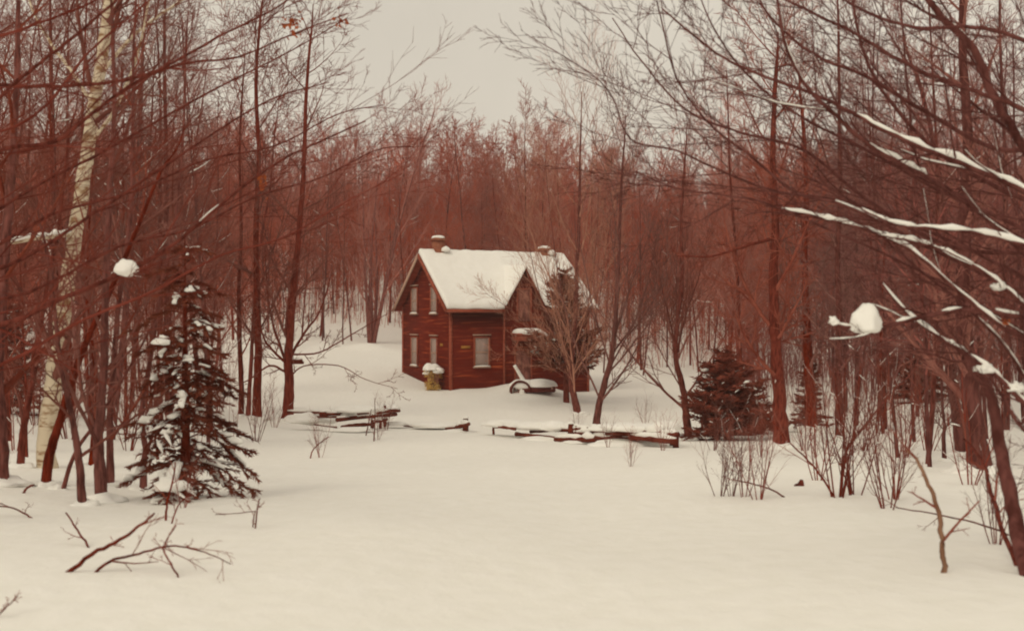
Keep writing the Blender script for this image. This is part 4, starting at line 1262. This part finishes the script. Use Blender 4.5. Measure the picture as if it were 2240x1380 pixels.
# near tree on the right with snow laden limbs
RD = 8.0
SR = twig_levels(9, 6, 4, .32, .5, .5, .02, (12, 42), .38)
right = [
    ([(2330, 1480, 6.6), (2290, 1360, 7.0), (2250, 1260, 7.4), (2225, 1150, 7.8), (2200, 1040, 8.0), (2180, 930, 8.2), (2165, 860, 8.2), (2130, 800, 8.3)], .068, .035, None, .5, None, True),
    ([(2320, 960, RD), (2230, 870, RD), (2165, 810, RD), (2105, 770, RD), (2060, 740, RD), (1990, 690, RD + .2), (1930, 620, RD + .4)], .034, .010, SR, 1.0, .85, False),
    ([(2420, 800, RD), (2300, 720, RD), (2190, 625, RD), (2110, 570, RD), (2010, 530, RD), (1930, 516, RD)], .030, .008, SR, .9, .9, False),
    ([(2440, 760, RD + .5), (2300, 610, RD + .5), (2150, 470, RD + .5), (2050, 400, RD + .5), (1990, 368, RD + .5), (1900, 316, RD + .5), (1830, 255, RD + .5), (1765, 190, RD + .5), (1722, 110, RD + .5), (1700, 0, RD + .5), (1690, -80, RD + .5)], .040, .010, SR, 1.5, .75, False),
    ([(2430, 560, RD + .3), (2300, 450, RD + .3), (2200, 400, RD + .3), (2090, 352, RD + .3), (1980, 308, RD + .3), (1890, 262, RD + .4), (1800, 215, RD + .5), (1640, 155, RD + .6), (1550, 105, RD + .8), (1450, 20, RD + 1)], .040, .008, SR, 1.5, .62, False),
    ([(2420, 640, RD + 1), (2290, 400, RD + 1), (2190, 245, RD + 1), (2130, 110, RD + 1), (2060, 40, RD + 1), (1990, -60, RD + 1)], .060, .028, SR, 1.2, .2, False),
    ([(2440, 640, RD - .4), (2300, 560, RD - .4), (2150, 512, RD - .4), (2040, 500, RD - .4), (1960, 490, RD - .4), (1885, 458, RD - .4)], .028, .008, SR, .8, .9, False),
    ([(2420, 780, RD), (2250, 700, RD), (2140, 680, RD), (2060, 684, RD), (1980, 702, RD), (1900, 719, RD), (1815, 708, RD)], .030, .014, SR, .6, .25, False),
    ([(2200, 720, RD), (2100, 640, RD), (1990, 545, RD + .2), (1900, 505, RD + .2), (1810, 480, RD + .2), (1710, 458, RD + .2)], .024, .012, SR, .9, .6, False),
    ([(1710, 458, RD + .2), (1600, 430, RD + .4), (1480, 412, RD + .5), (1390, 375, RD + .6)], .014, .006, SR, .7, None, False),
    ([(2290, 900, RD + .2), (2200, 760, RD + .2), (2100, 660, RD + .2), (2010, 590, RD + .2), (1940, 525, RD + .2)], .024, .008, SR, .9, .8, False),
    ([(2150, 600, RD + .6), (1990, 520, RD + .6), (1850, 450, RD + .6), (1740, 420, RD + .8), (1640, 340, RD + 1), (1550, 270, RD + 1), (1480, 170, RD + 1.2), (1450, 60, RD + 1.2), (1430, -30, RD + 1.2)], .024, .006, SR, 1.6, .2, False),
    ([(1990, 490, RD + 1), (1840, 440, RD + 1), (1700, 420, RD + 1), (1590, 380, RD + 1), (1480, 330, RD + 1), (1380, 305, RD + 1), (1340, 215, RD + 1.2), (1290, 160, RD + 1.2), (1150, 75, RD + 1.4)], .020, .004, SR, 1.5, None, False),
    ([(2060, 420, RD + 1.4), (1900, 330, RD + 1.4), (1760, 260, RD + 1.4), (1640, 170, RD + 1.4), (1560, 60, RD + 1.4), (1520, -40, RD + 1.4)], .024, .006, SR, 1.5, None, False),
    ([(2330, 1000, RD), (2240, 940, RD), (2170, 830, RD), (2140, 790, RD), (2085, 790, RD), (2020, 770, RD), (1940, 768, RD)], .020, .006, SR, .9, .6, False),
    ([(2400, 350, RD + .5), (2260, 250, RD + .5), (2130, 200, RD + .5), (2000, 150, RD + .5), (1880, 80, RD + .6), (1760, 20, RD + .7), (1640, -40, RD + .8)], .034, .010, SR, 1.4, None, False),
    ([(2400, 300, RD + 2), (2200, 330, RD + 2), (2050, 260, RD + 2), (1900, 170, RD + 2), (1780, 120, RD + 2.2), (1680, 30, RD + 2.4), (1640, -60, RD + 2.5)], .036, .010, SR, 1.2, None, False),
    ([(2400, 480, RD + 2.5), (2200, 420, RD + 2.5), (2050, 330, RD + 2.5), (1930, 200, RD + 2.5), (1880, 80, RD + 2.6), (1860, -40, RD + 2.7)], .040, .012, SR, 1.2, .1, False),
    ([(2300, 560, RD + 1.8), (2080, 540, RD + 1.8), (1900, 440, RD + 1.8), (1760, 330, RD + 2), (1620, 290, RD + 2.2), (1500, 240, RD + 2.4), (1400, 130, RD + 2.6), (1340, 40, RD + 2.8)], .032, .006, SR, 1.3, .1, False),
    ([(2380, 180, RD + .5), (2240, 90, RD + .5), (2130, 60, RD + .5), (2000, 60, RD + .5), (1880, 20, RD + .6), (1800, -40, RD + .7)], .030, .010, SR, 1.2, None, False),
]
b0 = ground_at(2250, 1290)
# the second stem of the same tree, which carries the limbs, and each limb's root on it
def rooted(q, tx, td, k):
    x, y, d_ = q[0][0]
    reach = abs(x - tx)
    return ([(tx, y + k * reach, td)] + ([(x + (tx - x) * .5, y + k * reach * .42, (d_ + td) / 2)] if reach > 120 else []) + list(q[0]),) + tuple(q[1:])


stem = ([(2330, 1500, 6.6), (2400, 1200, 7.5), (2450, 800, 8.2), (2452, 400, 8.5), (2440, 0, 8.6), (2420, -320, 8.7)], .10, .05, None, 1, None, True)
right = [right[0], stem] + [rooted(q, 2450, RD + .5, .55) for q in right[1:]]
right = right[:2] + [(q[0], q[1] * .72, q[2] * .85, q[3], q[4] * 1.0) + q[5:] for q in right[2:]]
traced_tree('overhanging_tree', right, 'near leaning tree at the right edge with long snow laden limbs', 'tree', 92, .0026, M['bark_right'], M['bark_right'], snow_u=.236,
            base=Vector((right[0][0][0][0] * 0 + (2330 - 1120) / FPX * 6.6, 6.6, gz((2330 - 1120) / FPX * 6.6, 6.6))))
for i, (px, py, dd_, rx, rz, lb) in enumerate((
        (1896, 700, RD - .02, .105, .150, 'big white egg shaped snow clump resting on a thin branch at the right'),
        (1824, 704, RD, .035, .035, 'tiny snow clump at the tip of the branch under the egg shaped clump'),
        (2152, 808, RD, .06, .040, 'snow lump in the fork of the lower snow laden limb'),
        (2185, 628, RD, .05, .036, 'snow lump on the upper limb close to the edge trunk'),
        (2225, 850, RD, .055, .042, 'snow lump wedged low against the leaning edge trunk'))):
    c0 = at(px, py, dd_)
    root = thing('snow_clump', c0, lb, 'snow clump')
    g = Geo(); blob(g, (0, 0, -rz * .4 if i == 0 else 0), rx, rx * .8, rz * (1.15 if i == 0 else 1), i * 3 + 1, .34 if i == 0 else .8, .2 if i == 0 else .6, True, 1.6 if i == 0 else 2.2)
    g.obj('snow', M['snow'], root, True)


# dead leaves still hanging
def dead_leaves(px, py, d, n, r, label, seed):
    rng = random.Random(seed)
    c0 = at(px, py, d)
    root = thing('dead_leaves', c0, label, 'leaves')
    g = Geo(); NV = []
    for i in range(n):
        c = Vector((rng.gauss(0, r * .45), rng.gauss(0, r * .3), rng.gauss(0, r * .8)))
        a = rvec(rng).normalized(); a.z -= .8; a.normalize(); e = a.cross(rvec(rng)).normalized()
        s = rng.uniform(.016, .028)
        NV += [c, c + a * s + e * s * .6, c + a * s * 2.1, c + a * s - e * s * .6]
    V = np.array([tuple(v) for v in NV]); g.add(V, [np.arange(len(V)).reshape(-1, 4)])
    g.obj('leaf_cluster', M['leaf_rust'], root)
    g = Geo(); g.tubes([([Vector((0, 0, r * 1.6)), Vector((r * .1, 0, 0)), Vector((0, 0, -r))], [.003, .003, .002])], 4); g.obj('stalk', M['twig_dark'], root)


dead_leaves(634, 55, LD + .7, 45, .10, 'withered rust leaves hanging high on the sweeping limb tips', 1)
dead_leaves(742, 46, LD + .9, 14, .04, 'small withered leaf bunch nearest the open sky', 2)
dead_leaves(575, 388, LD + .6, 26, .06, 'withered rust leaves low among the sweeping limbs', 3)
dead_leaves(2200, 702, RD, 10, .03, 'orange withered leaf near the right edge trunk', 4)

# ------------------------------------------------------------------ saplings, shrubs and sticks standing in the snow
right_shrubs = [(1574, 1084, .55, 'thin whip standing farthest from the trees in the row of whips'), (1601, 1084, .45, 'second whip in the row, bent'),
                (1627, 1086, .55, 'third whip in the row, upright'), (1660, 1091, .62, 'many stemmed twiggy shrub at the end of the row of whips'),
                (1832, 1088, .95, 'dark many stemmed shrub, the densest on the right bank'), (1790, 1050, .7, 'small shrub left of the dense one'),
                (1942, 1112, .8, 'open shrub right of the dense one'), (1957, 1092, .7, 'thin shrub touching the open one'), (1868, 1082, .8, 'wispy shrub between the dense and the open ones'),
                (1885, 985, .9, 'brush clump at the bend of the arching branch'), (1980, 1000, .9, 'brush clump below the broad evergreen thicket'),
                (1760, 985, .7, 'brush clump by the foot of the dark trunk'), (2030, 985, .8, 'brush clump near the thin stub'),
                (1380, 1020, .30, 'lone small sapling on the open snow before the fence'), (1262, 962, .42, 'thorny weed clump growing through the rails'),
                (1412, 932, .55, 'pale dry weed clump in the yard behind the rails'), (1330, 978, .3, 'low dry weeds at the foot of the rails'),
                (1450, 985, .35, 'sparse weeds on the snow by the fence end'), (826, 962, .42, 'dry stalks in front of the crossed rail ends'),
                (845, 940, .5, 'tall pale stalks at the crossed rail ends'), (700, 1000, .35, 'bent twig on the snow below the left fence'),
                (1560, 985, .5, 'weeds below the bushy conifer'), (1665, 1000, .5, 'weeds left of the lone straight trunk'),
                (2180, 1190, .6, 'thin shrub beside the leaning edge trunk'), (2120, 1060, .8, 'brush at the foot of the right clump')]
for i, (px, py, s, lb) in enumerate(right_shrubs):
    q = ground_at(px, py)
    sc_ = s * (q.y / 17.0) ** .5 if q.y < 30 else s * 1.1
    plant('shrub', shrub[i % 3], q, 'bare ' + lb, 'shrub', None, rng.uniform(0, 6.28), sc_)
left_shrubs = [(30, 985, 1.0, 'shrub at the very edge behind the edge trunk'), (150, 960, 1.0, 'brush behind the birch foot'), (80, 930, 1.1, 'brush between edge trunk and birch'),
               (280, 985, .9, 'brush at the shadowed side of the spruce'), (560, 965, .8, 'wispy shrub on the lane side of the spruce'), (480, 900, 1.0, 'brush behind the spruce tip'),
               (600, 935, .7, 'twigs at the foot of the stout trunk'), (170, 850, 1.2, 'tall brush deep behind the birch'), (20, 800, 1.3, 'tall brush deep in the woods by the edge'),
               (400, 1110, .3, 'twigs poking out in front of the spruce')]
for i, (px, py, s, lb) in enumerate(left_shrubs):
    q = ground_at(px, py)
    plant('shrub', shrub[i % 3], q, 'bare ' + lb, 'shrub', None, rng.uniform(0, 6.28), s)
# saplings
for i, (px, py, s, lb) in enumerate(((350, 1005, .8, 'thin sapling beside the spruce trunk'), (60, 1000, .9, 'thin sapling left of the birch foot'), (270, 960, .8, 'sapling just behind the curved foot trunk'),
                                     (1935, 940, .6, 'sapling under the egg shaped snow clump'), (1990, 930, .7, 'sapling by the broad evergreen thicket'), (2200, 980, .8, 'sapling behind the right clump'))):
    q = ground_at(px, py)
    plant('sapling', sapl[i % 3], q, 'bare ' + lb, 'sapling', None, rng.uniform(0, 6.28), s)

S_ST = [L(1, 0, 0), L(4, .12, .02, 5, .15, (25, 55), .35, .5, .4, .4), L(3, .15, .0, 3, .2, (25, 55), .5, .6, .5, .4), L(2, .15, 0, 2, .2, (25, 55), .5, .6, .5, .4)]


def stick(name, pts, r0, r1, label, seed, kk=1.0, cat='branch', bark=None, S=S_ST, dlist=None, rmin=.0022):
    """a stick whose points (px, py, height above the snow) stand over the snow at that pixel's depth"""
    rng = random.Random(seed)
    b = ground_at(pts[0][0], pts[0][1])
    P = []
    for i, (px, py, dd) in enumerate(pts):
        P.append(at(px, py, b.y + dd))
    P[0].z -= .05
    ls = [(P, r0, r1, S if kk else None, kk, None, True)]
    return traced_tree_named(name, ls, label, cat, seed, rmin, bark or M['bark_dark'], b)


def traced_tree_named(name, ls, label, cat, seed, rmin, bark, base):
    rng = random.Random(seed)
    gt, gc = Geo(), Geo()
    for pts, r0, r1, S, kk, sc, tr in ls:
        P = catmull(pts, 5); n = len(P)
        R = [r0 + (r1 - r0) * i / (n - 1) for i in range(n)]
        P = [P[0]] + [p + rvec(rng) * (R[i] * .5) for i, p in enumerate(P) if i]
        gt.tubes([(P, R)], 7, True)
        if S:
            out = [[] for _ in range(4)]
            Ln = sum((P[i + 1] - P[i]).length for i in range(n - 1))
            spawn(rng, P, R, Ln, 1, S, out, rmin, kk)
            gc.tubes(out[1], 4); gc.tubes(out[2], 3); gc.tubes(out[3], 3)
    root = thing(name, base, label, cat)
    for g, nm in ((gt, 'stem'), (gc, 'crown')):
        if g.n:
            for v in g.v: v -= np.array(base)
            g.obj(nm, bark if nm == 'stem' else M['twig_dark'], root, nm == 'stem')


stick('fallen_branch', [(132, 1251, 0), (200, 1212, .1), (262, 1180, .2), (305, 1150, .3), (338, 1122, .4)], .016, .007, 'thick dark fallen branch slanting up out of the near snow', 1, .5)
stick('fallen_branch', [(198, 1200, 0), (190, 1190, .1), (165, 1152, .3), (144, 1122, .5)], .010, .006, 'straight twig leaning into the thick fallen branch', 2, .3)
stick('fallen_branch', [(186, 1252, 0), (240, 1228, .1), (290, 1215, .2), (355, 1196, .2), (400, 1196, .2), (450, 1208, .1), (505, 1233, 0)], .011, .003, 'long arched twig with fine side twigs spread over the near snow', 3, 1.3)
stick('fallen_branch', [(400, 1262, 0), (378, 1240, 0), (358, 1205, .1), (362, 1185, .2), (385, 1148, .4)], .007, .004, 'forked twig standing in the arched twig', 4, 1.0)
stick('fallen_branch', [(92, 1132, 0), (70, 1133, 0), (40, 1115, .1), (0, 1106, .1), (-60, 1105, .1)], .010, .006, 'bent twig on the snow close to the edge, below the dark trunk', 5, .6)
stick('fallen_branch', [(145, 1166, 0), (80, 1173, 0), (0, 1183, 0), (-60, 1190, 0)], .010, .007, 'nearly level stick lying on the snow at the edge', 6, .2)
stick('fallen_branch', [(-30, 1350, 0), (10, 1330, .05), (24, 1318, .1), (38, 1302, .15)], .006, .003, 'small forked twig in the lowest corner', 7, .8)
stick('fallen_branch', [(45, 1078, 0), (58, 1068, .05), (75, 1060, .1)], .016, .010, 'short dark stub left of the leaning stem foot', 8, 0)
stick('broken_stem', [(557, 1155, 0), (562, 1120, 0), (568, 1089, 0)], .008, .006, 'broken twig standing upright on the snow beyond the spruce', 9, .8)
stick('broken_stem', [(552, 1153, 0), (556, 1125, 0), (556, 1118, .02), (520, 1122, .05), (470, 1125, .1)], .006, .003, 'bent twig lying against the upright broken one', 10, .6)
stick('broken_stem', [(362, 1138, 0), (366, 1100, 0), (376, 1060, .05), (384, 1010, .1)], .012, .006, 'dark whip in front of the spruce foot', 11, .6)
stick('broken_stem', [(372, 1145, 0), (390, 1105, .1), (415, 1080, .2)], .008, .005, 'curved whip in front of the spruce foot', 12, .4)
stick('broken_stem', [(2067, 1252, 0), (2062, 1190, 0), (2052, 1120, .05), (2032, 1060, .1), (2008, 1010, .2), (1985, 985, .3)], .021, .009, 'pale snapped sapling standing on the near right snow', 13, 1.0, bark=M['bark_pale'])
stick('fallen_branch', [(1728, 1086, 0), (1690, 1072, 0), (1645, 1057, .1), (1600, 1048, .2)], .012, .006, 'fallen twig pointing at the row of whips', 14, .4)
stick('fallen_branch', [(2240, 1170, 0), (2150, 1148, 0), (2050, 1125, .1), (1960, 1110, .2)], .010, .005, 'long low twig behind the snapped sapling', 15, .6)
stick('broken_stem', [(678, 1002, 0), (684, 985, 0), (700, 968, .3), (720, 955, .6)], .014, .008, 'bent twig standing on the lane edge before the left fence', 16, .6)
stick('broken_stem', [(800, 952, 0), (806, 925, 0), (812, 895, 0)], .018, .01, 'thin stalk before the crossed rail ends', 17, .4)
stick('broken_stem', [(818, 965, 0), (820, 925, 0), (820, 870, 0)], .018, .008, 'taller thin stalk before the crossed rail ends', 18, .4)
stick('arching_branch', [(1870, 960, 0), (1900, 925, .2), (1960, 888, .5), (2020, 878, .6), (2080, 890, .8)], .02, .008, 'arching branch bowed over the snow below the evergreen thicket', 19, 1.0)
stick('leaning_sapling', [(2230, 1240, 0), (2190, 1150, .4), (2165, 1060, .8), (2150, 1010, 1.0), (2110, 960, 1.3)], .02, .01, 'thin stem leaning away from the edge trunk', 20, 1.0)
stick('leaning_sapling', [(1832, 1088, 0), (1780, 1020, .4), (1720, 960, .8), (1660, 880, 1.2)], .014, .005, 'long thin stem leaning from the dense shrub toward the lone trunk', 21, 1.0)
stick('leaning_sapling', [(1836, 1088, 0), (1850, 990, .3), (1900, 920, .6), (1960, 850, 1), (2010, 800, 1.3)], .018, .006, 'long stem rising from the dense shrub toward the evergreen thicket', 22, 1.2)

q = ground_at(1752, 1062)
root = thing('stub', q, 'tiny dark stub poking out of the open snow between the shrubs', 'stump')
g = Geo(); g.tubes([([Vector((0, 0, -.1)), Vector((.0, 0, .03)), Vector((.01, 0, .075))], [.045, .04, .02])], 8, True); g.obj('wood', M['bark_dark'], root)
g = Geo(); blob(g, (-.04, 0, .0), .05, .04, .03, 3, .3, .6); g.obj('bark_flake', M['bark_dark'], root)

# ------------------------------------------------------------------ thin winter air over the valley
g = Geo(); g.box((-235, -27, -6), (235, 243, 46))
hz = g.obj('haze', None)
hm = bpy.data.materials.new('haze'); hm.use_nodes = True
hn = hm.node_tree; hn.nodes.clear()
ho = hn.nodes.new("ShaderNodeOutputMaterial"); hv = hn.nodes.new("ShaderNodeVolumePrincipled")
hv.inputs['Color'].default_value = (.97, .86, .80, 1)
hv.inputs['Density'].default_value = .0007
hn.links.new(hv.outputs[0], ho.inputs['Volume'])
hz.data.materials.append(hm)
tag(hz, 'thin pinkish winter haze filling the whole valley', 'haze', None, 'stuff')
